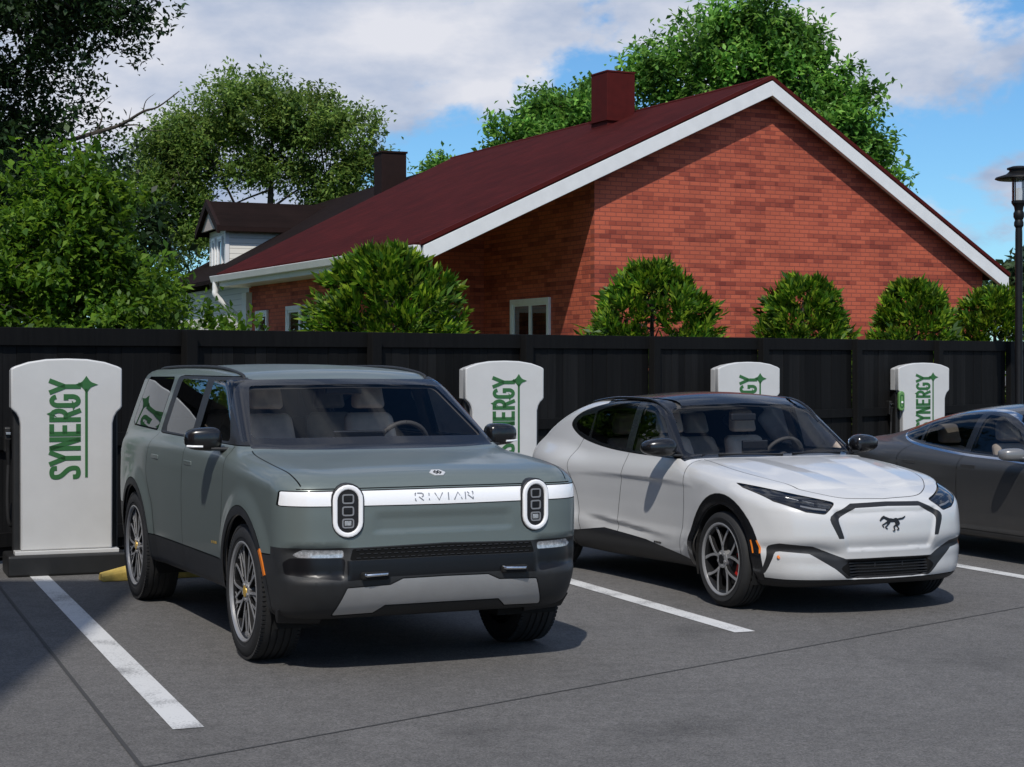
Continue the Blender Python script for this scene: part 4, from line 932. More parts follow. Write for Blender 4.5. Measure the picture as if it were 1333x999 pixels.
    b=MB(); b.hexa([(-.60,-.72,.85),(-.60,.72,.85),(-.98,.72,.85),(-.98,-.72,.85)],[(-.80,-.68,1.05),(-.80,.68,1.05),(-.98,.68,1.06),(-.98,-.68,1.06)]); b.build('dashboard','dash',P,bevel=.03,seg=3)
    b=MB(); b.box((-1.0,0,1.04),(.03,.24,.30)); b.build('centre_screen','lens_black',P,bevel=.008)
    steering_wheel(P,-1.14,.36,1.03)
    for y in(-.36,.36): seat(P,-1.52,y,.68,.52)
    for y in(-.36,.36): seat(P,-2.32,y,.70,.46)
    b=MB(); b.box((-1.18,.0,1.375),(.03,.24,.06)); b.build('rear_view_mirror','dark_plastic',P,bevel=.012,seg=3)
    for sd in(-1,1):
        wheel(P,0,sd,.932,RT,228e-3,.266,'split',caliper='brake_red',cap='alloy_dark'); wheel(P,-WB,sd,.938,RT,.228,.266,'split',cap='alloy_dark')
    return car

# ------------------------------------------------------------------ car 3: grey fastback saloon
def build_saloon():
    WB=2.96; RT=.352
    W=spl([(-4.1,.74),(-3.8,.83),(-3.4,.915),(-2.96,.958),(-2.5,.950),(-1.5,.935),(-.5,.942),(0,.950),(.4,.93),(.7,.87),(.95,.74)])
    PR=spl([(.16,-.12),(.22,-.05),(.30,-.02),(.45,-.012),(.62,-.004),(.78,.004),(.88,-.002),(.96,-.03),(1.05,-.09),(1.12,-.15)])
    FZ=spl([(.14,.74),(.25,.86),(.4,.90),(.55,.90),(.66,.87),(.75,.78),(.82,.62)])
    HX=spl([(-4.1,1.04),(-3.7,1.075),(-3.2,1.075),(-2.5,1.05),(-1.6,1.0),(-.6,.985),(-.3,.965),(.1,.915),(.5,.83),(.8,.735),(.95,.66)])
    RZ=spl([(.3,3.80),(.5,3.95),(.75,4.0),(1.0,3.97),(1.1,3.9)])
    WG=spl([(-4.0,.60),(-3.4,.70),(-2.8,.785),(-2.0,.825),(-1.2,.83),(-.4,.80)])
    ZR=spl([(-4.1,1.03),(-3.7,1.095),(-3.3,1.175),(-2.9,1.265),(-2.5,1.36),(-2.1,1.418),(-1.75,1.437),(-1.4,1.415),(-1.1,1.35)])
    def f(x,y,z):
        y=np.abs(y); fl=0
        for xa in(0,-WB):
            r=np.hypot(x-xa,z-RT); fl=fl+.016*(1-sstep(.40,.62,r))
        d=smax(y-(W(x)+PR(z)+fl),x-(FZ(z)-.26*(y/.9)**2.4),.2)
        d=smax(d,-x-(RZ(z)-.25*(y/.9)**2.4),.22); d=smax(d,(z-(HX(x)-.05*(y/.9)**2))*.96,.12); d=smax(d,.19-z,.05)
        gs=(y-(WG(x)-.42*(z-.98)-.12*(z-.98)**2))*.92
        w=((x+.30+.22*(y/.75)**2)*.40+(z-.95)*.86)/.95
        g=smax(gs,w,.08); g=smax(g,(z-(ZR(x)-.085*(y/.66)**2))*.96,.12); g=smax(g,.85-z,.02); g=smax(g,-x-3.8,.05)
        return smin(d,g,.05)
    s=Shell(f,(-4.2,-1.1,.12),(1.02,1.08,1.5),.023)
    for xa in(0,-WB):
        s.cut('y',circle((xa,RT),.392,36),'void',side_f); s.cut('y',[(xa-.388,.05),(xa+.388,.05),(xa+.388,RT-.02),(xa-.388,RT-.02)],'void',side_f)
    dl=catmull([(-.62,.928),(-1.2,.948),(-1.83,.968),(-2.55,1.025),(-2.86,1.075),(-2.95,1.135),(-2.84,1.195),(-2.5,1.283),(-2.1,1.350),(-1.7,1.375),(-1.42,1.345),(-1.1,1.225),(-.80,1.05)],5,True)
    s.cut('y',offset(dl,.012),'chrome_trim',side_f); s.cut('y',offset(dl,-.007),'dlo',side_f)
    s.cut('y',fillet([(-.80,.962),(-1.72,.990),(-1.69,1.340),(-1.46,1.322),(-1.15,1.21)],[.03,.02,.03,.06,.1],4),'window_front',side_f,only=('dlo',))
    s.cut('y',fillet([(-1.82,.998),(-2.56,1.052),(-2.55,1.235),(-2.1,1.325),(-1.79,1.342)],[.02,.02,.03,.1,.02],4),'window_rear',side_f,only=('dlo',))
    s.cut('y',fillet([(-2.60,1.058),(-2.83,1.095),(-2.90,1.135),(-2.81,1.180),(-2.59,1.228)],[.02,.03,.04,.04,.02],4),'window_quarter',side_f,only=('dlo',))
    s.cut('x',fillet(mir([(0,1.36),(-.50,1.345),(-.60,1.29),(-.74,.985),(0,.962)]),.04,3),'windshield',lambda c,n:n.x>.2 and c.z>.955 and c.x<-.22 and n.z>.3)
    s.cut('z',fillet([(-1.45,.05),(-1.45,-.50),(-2.35,-.50),(-2.35,.05)],[0,.08,.08,0],4),'glass_roof',lambda c,n:n.z>.5 and c.z>1.25)
    s.cut('y',[(-2.5,1.5),(-2.5,1.30),(-3.5,1.10),(-3.8,1.10),(-3.8,1.5)],'rear_window',lambda c,n:n.z>.5 and n.x<-.1 and abs(c.y)<.5)
    s.cut('z',[(-.5,.05),(-.5,-.66),(.2,-.68),(.6,-.56),(.78,-.35),(.80,.05)],'hood',lambda c,n:n.z>.4 and c.z>.66 and c.x>-.45,only=('body',))
    s.seam('y',catmull([(-.56,.925),(-.54,.80),(-.56,.55),(-.62,.34),(-.64,.265)],4),.007,side_f,only=('body',))
    s.seam('y',catmull([(-1.77,.965),(-1.79,.75),(-1.80,.5),(-1.79,.265)],4),.007,side_f,only=('body',))
    s.seam('y',catmull([(-2.66,1.04),(-2.74,.90),(-2.68,.78),(-2.52,.66),(-2.46,.5),(-2.44,.265)],4),.007,side_f,only=('body',))
    s.seam('y',[(-.42,.268),(-2.50,.268)],.007,side_f,only=('body',))
    s.cut('y',catmull([(-.563,.94),(-.543,.80),(-.563,.55),(-.623,.34),(-.638,.271)],4)+[(-1.786,.271),(-1.797,.5),(-1.787,.75),(-1.767,.98)],'door_front',side_f,only=('body',))
    s.cut('y',[(-1.773,.98),(-1.793,.75),(-1.803,.5),(-1.794,.271)]+list(reversed(catmull([(-2.655,1.045),(-2.735,.90),(-2.675,.78),(-2.515,.66),(-2.455,.5),(-2.437,.271)],4))),'door_rear',side_f,only=('body',))
    s.cut('x',fillet([(-.35,.95),(-.93,.98),(-.93,.84),(-.6,.83)],.03,2),'tail_lamp',lambda c,n:n.x<-.55 and c.x<-3.2)
    s.cut('x',fillet([(-.45,.66),(-.80,.76),(-.86,.72),(-.70,.60)],.03,2),'headlight',lambda c,n:n.x>.05 and c.x>0)
    s.cut('x',mir([(0,.36),(-.5,.36),(-.4,.24),(0,.24)]),'intake',lambda c,n:n.x>.3 and c.x>.4)
    s.finish()
    car=empty('parked_car',(5.74,15.22,0),R(22-90),'dark grey fastback saloon with bright window trim, cut off by the right edge','car'); P=car
    s.part('body','body','grey_paint',P); s.part('hood','hood','grey_paint',P); s.part('chrome_trim','window_trim','chrome',P); s.part('dlo','window_surround','black_gloss',P)
    s.part('windshield','windshield','windshield_glass',P); s.part('rear_window','rear_window','dark_glass',P); s.part('glass_roof','glass_roof','black_roof',P); s.part('intake','lower_grille','grille_mesh',P)
    for sd in(-1,1):
        for rg,wd,hx in (('door_front','window_front',-1.62),('door_rear','window_rear',-2.55)):
            d=s.part(rg,'door','grey_paint',P,sd); s.part(wd,'side_window','side_glass',d,sd)
            b=MB(); b.box((hx,sd*(s.y_at(hx,.86)+.001),.86),(.21,.008,.032)); b.build('door_handle','grey_paint',d,bevel=.003)
        s.part('window_quarter','quarter_window','dark_glass',P,sd); s.part('tail_lamp','tail_lamp','red_lens',P,sd); s.part('headlight','headlight','lamp_clear',P,sd)
        yb=s.y_at(-.78,.93); mi=empty('side_mirror',(0,0,0)); mi.parent=P
        shaped('mirror_shell','mirror_grey',mi,(-.84,sd*(yb+.17),1.005),(.16,.22,.115),lambda x,y,z:(x*(1-.15*y*sd)-.25*y*sd,y,z*(1-.1*y*sd)),p=3)
        b=MB(); b.hexa([(-.88,sd*(yb-.06),.925),(-.74,sd*(yb-.06),.925),(-.78,sd*(yb+.12),.945),(-.86,sd*(yb+.12),.945)],[(-.88,sd*(yb-.06),.95),(-.74,sd*(yb-.06),.95),(-.78,sd*(yb+.12),.962),(-.86,sd*(yb+.12),.962)]); b.build('mirror_arm','dark_plastic',mi,bevel=.006)
        shaped('mirror_glass','mirror_glass',mi,(-.912,sd*(yb+.17),1.005),(.02,.18,.09),p=3)
    s.part([n for n in s.names if n not in('void','windshield','window_front','window_rear','window_quarter','rear_window')],'lining','lining',P,push=-.026)
    under(P,-3.8,.6,.62,.17,[(0,.395,RT),(-WB,.395,RT)])
    b=MB(); b.hexa([(-.5,-.74,.8),(-.5,.74,.8),(-.92,.74,.8),(-.92,-.74,.8)],[(-.70,-.70,.95),(-.70,.70,.95),(-.92,.70,.96),(-.92,-.70,.96)]); b.build('dashboard','dash',P,bevel=.03,seg=3)
    steering_wheel(P,-1.08,.37,.93)
    for y in(-.37,.37): seat(P,-1.50,y,.56,.50)
    for y in(-.37,.37): seat(P,-2.42,y,.58,.42)
    for sd in(-1,1):
        wheel(P,0,sd,.955,RT,.245,.25,'plain'); wheel(P,-WB,sd,.965,RT,.245,.25,'plain')
    return car

# ------------------------------------------------------------------ camera, sun and sky
def camera_and_light():
    cd=bpy.data.cameras.new('camera'); co=bpy.data.objects.new('camera',cd); COL.objects.link(co)
    co.location=(0,0,1.78); co.rotation_euler=(R(90),0,0); cd.sensor_width=36; cd.lens=36*2275/1333; cd.shift_y=-20.2/1333; cd.clip_end=2000; cd.clip_start=.1
    sc.camera=co
    el=R(49.5); az=R(8)   # sun behind the camera, a little to its left
    sd=bpy.data.lights.new('sun','SUN'); sd.energy=3.5; sd.angle=R(.8); sd.color=(1,.955,.89); so=bpy.data.objects.new('sun',sd); COL.objects.link(so)
    d=Vector((math.sin(az)*math.cos(el),math.cos(az)*math.cos(el),-math.sin(el)))
    so.rotation_euler=d.to_track_quat('-Z','Y').to_euler(); so.location=(-5,-20,30)
    w=bpy.data.worlds.new('World'); sc.world=w; w.use_nodes=True; nt=w.node_tree; nt.nodes.clear()
    o=N(nt,'ShaderNodeOutputWorld'); bg=N(nt,'ShaderNodeBackground'); bg.inputs[1].default_value=.108
    sk=N(nt,'ShaderNodeTexSky'); sk.sky_type='NISHITA'; sk.sun_disc=False; sk.sun_elevation=el; sk.sun_rotation=math.atan2(-d.x,-d.y); sk.air_density=1.0; sk.dust_density=.1; sk.ozone_density=3.0
    tc=N(nt,'ShaderNodeTexCoord')
    mp=N(nt,'ShaderNodeMapping'); mp.inputs['Scale'].default_value=(1,1,1.9); mp.inputs['Location'].default_value=CLOUD; L(nt,tc.outputs['Generated'],mp.inputs[0])
    n=N(nt,'ShaderNodeTexNoise',Scale=5.2,Detail=10.,Roughness=.55,Distortion=.2); L(nt,mp.outputs[0],n.inputs['Vector'])
    mk=N(nt,'ShaderNodeValToRGB'); mk.color_ramp.elements[0].position=.492; mk.color_ramp.elements[1].position=.56; mk.color_ramp.interpolation='EASE'; L(nt,n.outputs['Fac'],mk.inputs[0])
    # light and shade within the clouds
    mp2=N(nt,'ShaderNodeMapping'); mp2.inputs['Scale'].default_value=(1,1,2.2); mp2.inputs['Location'].default_value=(2.1,.7,.33); L(nt,tc.outputs['Generated'],mp2.inputs[0])
    n2=N(nt,'ShaderNodeTexNoise',Scale=6.,Detail=7.,Roughness=.55); L(nt,mp2.outputs[0],n2.inputs['Vector'])
    cr=N(nt,'ShaderNodeValToRGB'); cr.color_ramp.elements[0].position=.40; cr.color_ramp.elements[0].color=(3.3,4.15,5.8,1); cr.color_ramp.elements[1].position=.60; cr.color_ramp.elements[1].color=(7.0,7.15,7.8,1); L(nt,n2.outputs['Fac'],cr.inputs[0])
    hs=N(nt,'ShaderNodeHueSaturation'); hs.inputs['Saturation'].default_value=1.0; hs.inputs['Value'].default_value=SKYV; L(nt,sk.outputs[0],hs.inputs['Color'])
    mx=N(nt,'ShaderNodeMixRGB'); L(nt,mk.outputs[0],mx.inputs[0]); tn=N(nt,'ShaderNodeMixRGB',blend_type='MULTIPLY'); tn.inputs[0].default_value=1; tn.inputs[2].default_value=(.60,.93,1.18,1); L(nt,hs.outputs[0],tn.inputs[1]); L(nt,tn.outputs[0],mx.inputs[1]); L(nt,cr.outputs[0],mx.inputs[2])
    L(nt,mx.outputs[0],bg.inputs[0]); L(nt,bg.outputs[0],o.inputs[0])
    sc.view_settings.view_transform='Standard'; sc.view_settings.look='None'; sc.view_settings.exposure=0; sc.view_settings.gamma=1
    sc.render.engine='CYCLES'; cy=sc.cycles; cy.max_bounces=8; cy.transparent_max_bounces=16; cy.diffuse_bounces=3; cy.glossy_bounces=4; cy.caustics_reflective=False; cy.caustics_refractive=False; cy.use_denoising=True
    cy.sample_clamp_indirect=6
CLOUD=(3.34,2.4,2.12); SKYV=.92
camera_and_light()

# ------------------------------------------------------------------ ground and markings
def sheet(name,pts,z,m,kind='structure',label=None):
    b=MB(); b.add([(x,y,z) for x,y in pts],[tuple(range(len(pts)))]); return b.build(name,m,None,kind=kind,label=label)
def strip(name,a,b,w,z,m):
    a=Vector(a);b=Vector(b);d=(b-a).normalized();n=Vector((-d.y,d.x))*w/2
    return sheet(name,[tuple(a+n),tuple(a-n),tuple(b-n),tuple(b+n)],z,m)
mat('joint_grey',(.055,.054,.053),.9)
sheet('parking_lot',[(-500,-300),(500,-300),(500,900),(-500,900)],0,'asphalt')
FD=Vector((.675,.7378)); FP=Vector((-4.65,15.8)); FN=Vector((.7378,-.675))   # fence line, its direction and the side of the cars
def on_fence(sv,off=0): return FP+FD*sv+FN*off
q=[on_fence(-40,-.3),on_fence(140,-.3),on_fence(140,-300),on_fence(-40,-300)]
sheet('lawn',[tuple(p) for p in q],.05,'lawn_green')
strip('parking_line',(-4.083,15.04),(-1.595,8.62),.155,.004,'line_white')
strip('parking_line',(-.92,18.20),(1.57,11.77),.155,.004,'line_white')
strip('parking_line',(2.09,20.69),(4.60,14.21),.155,.004,'line_white')
strip('pavement_joint',(-6.5,3.13),(9.5,18.45),.012,.004,'joint_grey')
strip('pavement_joint',(-4.4,14.8),(.05,3.45),.022,.004,'tar')

# ------------------------------------------------------------------ yellow wheel stop
def wheel_stop(x,y,rz,label):
    t=empty('wheel_stop',(x,y,0),rz,label,'wheel stop')
    prof=[(-.085,0),(-.075,.075),(-.045,.115),(.045,.115),(.075,.075),(.085,0)]; b=MB()
    vs=[(-.90,p[0],p[1]) for p in prof]+[(-.72,p[0],p[1]) for p in prof]
    L0=.90; vs=[]; 
    for xx,k in((-L0,.55),(-L0+.22,1),(L0-.22,1),(L0,.55)): vs+=[(xx,p[0],p[1]*k) for p in prof]
    n=len(prof); fs=[tuple(range(n)),tuple(range(4*n-1,3*n-1,-1))]+[(k*n+i,(k+1)*n+i,(k+1)*n+(i+1)%n,k*n+(i+1)%n) for k in range(3) for i in range(n)]
    b.add(vs,fs); b.build('stop_block','yellow_paint',t,bevel=.008)
    for xx in(-.55,.55): m=MB(); m.lathe([(.022,.115),(.020,.122),(0,.123)],10,Matrix.Translation((xx,0,0))); m.build('anchor_bolt','metal_black',t)
wheel_stop(-2.62,14.98,R(24.3),'yellow wheel stop on the asphalt behind the rear wheels of the green SUV')

# ------------------------------------------------------------------ charging posts
def charger(x,y,rz,label,holster=False):
    t=empty('charging_post',(x,y,0),rz,label,'ev charger',group='white charging posts along the fence')
    H=1.78; hw=.468; nw=.388
    half=[(0,1.862),(.17,1.856),(.32,1.832),(.43,1.795),(hw,1.775),(hw,1.445),(.457,1.425),(.425,1.395),(.402,1.355),(nw,1.30),(nw-.004,.215)]
    poly=[(-a,b) for a,b in reversed(half)]+half[1:]
    M=Matrix(((1,0,0,0),(0,0,1,0),(0,1,0,0),(0,0,0,1)))   # outline in x,z extruded along y
    b=MB(); b.prism(poly,-.30,-.20,M); b.build('front_panel','charger_white',t,bevel=.014,seg=3,smooth=40)
    side=[(-a*.985,b2-.012) for a,b2 in reversed(half[:6])]+[(a*.985,b2-.012) for a,b2 in half[1:6]]
    b=MB(); b.prism(side,-.198,-.06,M); b.build('upper_shroud','charger_white',t,bevel=.01,smooth=40)
    b=MB(); b.hexa([(-.452,-.195,.18),(.452,-.195,.18),(.40,.16,.18),(-.40,.16,.18)],[(-.452,-.195,1.43),(.452,-.195,1.43),(.40,.05,1.43),(-.40,.05,1.43)]); b.build('cabinet','charger_black',t,bevel=.03,seg=3)
    b=MB(); b.box((0,-.26,.197),(.875,.16,.034)); b.build('foot_plate','charger_white',t,bevel=.005)
    b=MB(); b.box((0,-.12,.09),(1.0,.52,.18)); b.build('plinth','charger_black',t,bevel=.02,seg=3)
    # green sign: letters read upwards, with a vertical bar ending in a four-pointed star
    b=MB(); yf=-.3015; sc_=.265; adv=.1235; z=.822
    for ch in 'SYNERGY':
        T=Matrix.Translation((.115,yf,z))@Matrix(((0,-1,0,0),(0,0,-1,0),(1,0,0,0),(0,0,0,1)))
        for st in letters_bold(ch): b.ribbon([(u*.262,v*sc_) for u,v in st],.150*.262,-.002,.003,T)
        z+=adv
    T=Matrix.Translation((0,yf,0))@Matrix(((1,0,0,0),(0,0,-1,0),(0,1,0,0),(0,0,0,1)))
    b.ribbon([(.163,.835),(.163,1.60)],.022,-.002,.003,T)
    zc=1.637; star=[]
    for k in range(4):
        a=PI/2*k; rr=(.098,.075,.088,.078)[k] if k!=2 else .098
        star.append((.163+rr*math.cos(a),zc+rr*math.sin(a))); 
        for dd in(.25,.5,.75):
            q=a+PI/2*dd; r2=.044*(1+.28*abs(dd-.5)*2); star.append((.163+r2*math.cos(q),zc+r2*math.sin(q)))
    b.prism(star,-.002,.003,T); b.ribbon([(.095,zc),(.13,zc)],.034,-.002,.003,T)
    b.build('sign_lettering','sign_green',t)
    # connector hanging at the side with its cable
    for sx in((-1,) if not holster else (-1,)):
        b=MB(); b.box((sx*.475,-.05,1.16),(.06,.12,.22)); b.build('connector_dock','charger_black',t,bevel=.015)
        b=MB(); b.tube([(sx*.475,-.135,1.17),(sx*.475,-.115,1.10),(sx*.472,-.105,1.0),(sx*.470,-.10,.95)],[.026,.022,.019,.018],10); b.build('connector_handle','charger_black',t,smooth=50)
        b=MB(); b.box((sx*.475,-.118,1.215),(.045,.05,.022)); b.build('connector_collar','chrome',t,bevel=.004)
        b=MB(); b.tube(catmull([(sx*.470,-.10,.96),(sx*.478,-.10,.70),(sx*.47,-.09,.48),(sx*.44,-.06,.42),(sx*.435,.0,.60)],6),.016,8); b.build('charging_cable','rubber',t,smooth=50)
    if holster:
        o=[(.052*math.cos(PI*i/12),.10+.052*math.sin(PI*i/12)) for i in range(13)]+[(-.052*math.cos(PI*i/12),-.10-.052*math.sin(PI*i/12)) for i in range(13)]
        T=Matrix.Translation((-.425,-.31,1.27))@Matrix(((1,0,0,0),(0,0,-1,0),(0,1,0,0),(0,0,0,1)))
        b=MB(); b.prism(o,-.03,.02,T); b.build('holster','holster_green',t,bevel=.01,smooth=40)
        b=MB(); b.ribbon([(u*.55,v*.62) for u,v in o],.014,.018,.026,T,closed=True); b.build('holster_ring','sign_green',t)
        b=MB(); b.box((-.425,-.335,1.25),(.03,.02,.03)); b.build('holster_latch','lamp_white',t,bevel=.004)
    return t
charger(-3.945,15.35,R(21.2),'white charging post left of the green SUV, its whole green sign readable')
charger(-0.185,19.78,R(21.2),'white charging post between the green SUV and the white crossover')
charger(3.07,23.68,R(21.2),'white charging post rising behind the roof of the white crossover')
charger(6.306,27.48,R(21.2),'white charging post with green holster, behind the dark grey saloon',True)

# ------------------------------------------------------------------ black fence
def fence():
    ang=math.atan2(FD.y,FD.x); o=empty('fence',(FP.x,FP.y,0),ang,'black board fence with posts and rails behind the chargers','fence')
    s0,s1=-12.9,39.6; k=.0045; top=lambda sv:2.15+k*max(sv,-6)
    posts=[-.4+2.5*i for i in range(-5,17)]
    for sv in posts:
        h=top(sv); b=MB(); b.box((sv,-.048,h/2),(.135,.10,h)); b.build('fence_post','fence_black',o,bevel=.006)
    for a,c in zip(posts[:-1],posts[1:]):
        x0=a+.04; x1=c-.04; n=17; w=(x1-x0)/n; b=MB()
        for i in range(n):
            xa=x0+i*w; g=random.uniform(.002,.006); h=top(xa)-.012-random.uniform(0,.012); dy=random.uniform(-.003,.003)
            b.box((xa+w/2,.034+dy,(h+.06)/2+.0),(w-g,.02,h-.06))
        b.build('fence_boards','fence_black',o)
        for z0,hh,dd,nm in((None,.165,.035,'top_rail'),(1.10,.13,.04,'middle_rail'),(.22,.13,.04,'bottom_rail')):
            r=MB()
            if z0 is None: xa=a+.069; xb=c-.069; r.hexa([(xa,-.012,top(xa)-hh),(xb,-.012,top(xb)-hh),(xb,.018,top(xb)-hh),(xa,.018,top(xa)-hh)],[(xa,-.012,top(xa)+.002),(xb,-.012,top(xb)+.002),(xb,.018,top(xb)+.002),(xa,.018,top(xa)+.002)])
            else: r.box(((x0+x1)/2,.0,z0),(x1-x0-.06,.036,hh))
            r.build(nm,'fence_black',o,bevel=.004)
fence()

# ------------------------------------------------------------------ street lamp
def street_lamp(x,y):
    t=empty('street_lamp',(x,y,0),0,'tall black post lamp with flat round hood at the right edge','street lamp')
    b=MB(); b.lathe([(.16,0),(.16,.05),(.11,.10),(.085,.45),(.062,.55),(.056,3.95),(.050,4.05)],20); b.build('pole','metal_black',t,smooth=40)
    b=MB(); b.lathe([(.050,4.02),(.075,4.06),(.075,4.11),(.06,4.15),(.085,4.20),(.085,4.26),(.065,4.30),(.075,4.36),(.115,4.42),(.115,4.46),(.0,4.46)],20); b.build('lamp_collar','metal_black',t,smooth=30)
    b=MB(); b.lathe([(.105,4.462),(.105,4.80)],20); b.build('lamp_glass','lens_glass',t,smooth=60)
    b=MB(); b.lathe([(.0,4.47),(.05,4.47),(.055,4.60),(.05,4.66),(0,4.67)],14); b.build('lamp_bulb','lamp_glow',t,smooth=60)
    b=MB()
    for k in range(4): a=PI/4+k*PI/2; b.tube([(.112*math.cos(a),.112*math.sin(a),4.45),(.112*math.cos(a),.112*math.sin(a),4.82)],.009,6)
    b.build('lamp_cage','metal_black',t)
    b=MB(); b.lathe([(0,4.80),(.34,4.795),(.375,4.81),(.36,4.835),(.20,4.885),(.15,4.93),(.15,4.95),(.185,4.96),(.185,4.985),(.11,5.01),(.0,5.02)],32); b.build('lamp_hood','metal_black',t,smooth=35)
street_lamp(8.12,28.0)

# ------------------------------------------------------------------ brick house with the big gable
def win(parent,p0,dirx,w,z0,z1,nrm,bars=(1,1)):
    """framed window flush on a wall: p0 lower corner, dirx along the wall, nrm out of it"""
    X=Vector((*dirx,0));Nn=Vector((*nrm,0)); M=Matrix(((X.x,0,Nn.x,p0[0]),(X.y,0,Nn.y,p0[1]),(0,1,0,0),(0,0,0,1)))
    e=empty('window'); e.parent=parent; b=MB(); h=z1-z0; f=.085
    for c,d in(((w/2,z1-f/2),(w,f)),((w/2,z0+f/2),(w,f)),((f/2,(z0+z1)/2),(f,h-2*f)),((w-f/2,(z0+z1)/2),(f,h-2*f))): b.box((c[0],c[1],.005),(d[0],d[1],.09),M)
    b.build('frame','frame_white',e,bevel=.006)
    b=MB(); g=.05; iw=w-2*f
    for i in range(bars[0]):
        xa=f+iw*i/bars[0]; xb=f+iw*(i+1)/bars[0]
        b.ribbon([(xa+g/2,z0+f+g/2),(xb-g/2,z0+f+g/2),(xb-g/2,z1-f-g/2),(xa+g/2,z1-f-g/2)],g,-.02,.025,M,closed=True)
    b.build('sash','frame_white',e)
    b=MB(); b.box((w/2,(z0+z1)/2,.0),(iw,h-2*f,.008),M); b.build('pane','house_glass',e)
    b=MB(); b.box((w/2,(z0+z1)/2,-.045),(iw,h-2*f,.006),M); b.build('dark_room_panel','room_dark',e)  # dark panel standing in for the unlit room behind the pane
    b=MB(); b.box((f+iw*.72,(z0+z1)/2-.1,-.036),(iw*.4,h*.45,.004),M); b.build('curtain','curtain_blue',e)
    return e
def wall(name,parent,p,q,hs,m='brick',label=None):
    """upright wall between p and q (house plan); hs: list of (fraction,height) along its top"""
    p=Vector(p);q=Vector(q);l=(q-p).length; a=math.atan2(q.y-p.y,q.x-p.x); b=MB(); n=len(hs); th=.14
    pts=[(0,0)]+[(1,0)] ; poly=[(0,0),(l,0)]+[(t*l,h) for t,h in reversed(hs)]
    M=Matrix(((1,0,0,0),(0,0,1,0),(0,1,0,0),(0,0,0,1))); b.prism(poly,0,th,M); o=b.build(name,m,parent,label=label); o.location=(p.x,p.y,0); o.rotation_euler=(0,0,a); return o
def brick_house():
    t=empty('brick_house',(4.733,32.0,0),R(27),'red brick house with large gable, dark red roof and white fascia','house')
    zr=7.10; xl,zl=-6.97,3.87; xr,zr2=5.665,3.64; D=13.8; DE=11.2; sl=(zr-zl)/-xl; sr=(zr-zr2)/xr; th=.10
    roofz=lambda x: zr+sl*x if x<0 else zr-sr*x
    rl=[( -6.40),(5.28)]
    under_=lambda x: roofz(x)-.20
    # gable wall, recess, left wall, back wall
    wall('wall',t,(-3.56,.26),(5.28,.26),[(0,under_(-3.56)),(3.56/8.84,under_(0)),(1,under_(5.28))])
    wall('wall',t,(-3.56,4.65),(-3.56,.402),[(0,under_(-3.56)),(1,under_(-3.56))])
    wall('wall',t,(-6.40,4.65),(-3.56-.002,4.65),[(0,under_(-6.40)),(1,under_(-3.56))])
    wall('wall',t,(-6.40,10.5),(-6.40,4.792),[(0,under_(-6.40)),(1,under_(-6.40))])
    wall('wall',t,(5.28,.402),(5.28,11.1),[(0,under_(5.28)),(1,under_(5.28))])
    wall('wall',t,(5.28,11.1),(-6.25,11.1),[(0,under_(5.28)),(5.28/11.53,under_(0)),(1,under_(-6.25))])
    # roof slopes
    b=MB(); b.hexa([(xl,0,zl-th),(0,0,zr-th),(0,D,zr-th),(xl,DE,zl-th)],[(xl,0,zl),(0,0,zr),(0,D,zr),(xl,DE,zl)])
    b.hexa([(.001,0,zr-th),(xr,0,zr2-th),(xr,D,zr2-th),(.001,D,zr-th)],[(.001,0,zr),(xr,0,zr2),(xr,D,zr2),(.001,D,zr)])
    roof=b.build('roof','red_roof',t)
    b=MB(); b.tube([(0,-.02,zr-.005),(0,D+.02,zr-.005)],.035,8); b.build('ridge_cap','red_metal',roof,smooth=50)
    b=MB()
    for yy in(-.03,): b.hexa([(xl-.05,yy-.03,zl-.06),(0,yy-.03,zr-.04),(0,yy+.04,zr-.04),(xl-.05,yy+.04,zl-.06)],[(xl-.05,yy-.03,zl+.02),(0,yy-.03,zr+.03),(0,yy+.04,zr+.03),(xl-.05,yy+.04,zl+.02)]); b.hexa([(0.002,yy-.03,zr-.04),(xr+.05,yy-.03,zr2-.05),(xr+.05,yy+.04,zr2-.05),(0.002,yy+.04,zr-.04)],[(0.002,yy-.03,zr+.03),(xr+.05,yy-.03,zr2+.02),(xr+.05,yy+.04,zr2+.02),(0.002,yy+.04,zr+.03)])
    b.build('verge_flashing','red_metal',roof)
    # white fascia boards along the rakes, returns, soffits
    fw=.27
    for (x0,z0,x1,z1) in((xl,zl,0,zr),(0.001,zr,xr,zr2)):
        b=MB(); d0=.07; b.hexa([(x0,-.07,z0-d0-fw),(x1,-.07,z1-d0-fw),(x1,.02,z1-d0-fw),(x0,.02,z0-d0-fw)],[(x0,-.07,z0-d0),(x1,-.07,z1-d0),(x1,.02,z1-d0),(x0,.02,z0-d0)]); b.build('fascia','white_trim',t,bevel=.006)
        b=MB(); e0=.175; b.hexa([(x0,.021,z0-e0-.03),(x1,.021,z1-e0-.03),(x1,.259,z1-e0-.03),(x0,.259,z0-e0-.03)],[(x0,.021,z0-e0),(x1,.021,z1-e0),(x1,.259,z1-e0),(x0,.259,z0-e0)]); b.build('soffit','soffit',t)
    b=MB(); b.hexa([(-6.85,.27,roofz(-6.85)-.19),(-3.30,.27,roofz(-3.30)-.19),(-3.30,4.64,roofz(-3.30)-.19),(-6.85,4.64,roofz(-6.85)-.19)],[(-6.85,.27,roofz(-6.85)-.15),(-3.30,.27,roofz(-3.30)-.15),(-3.30,4.64,roofz(-3.30)-.15),(-6.85,4.64,roofz(-6.85)-.15)]); b.build('porch_bounce_panel','white_trim',t)  # white panel added under the porch roof to bounce light onto the recess walls
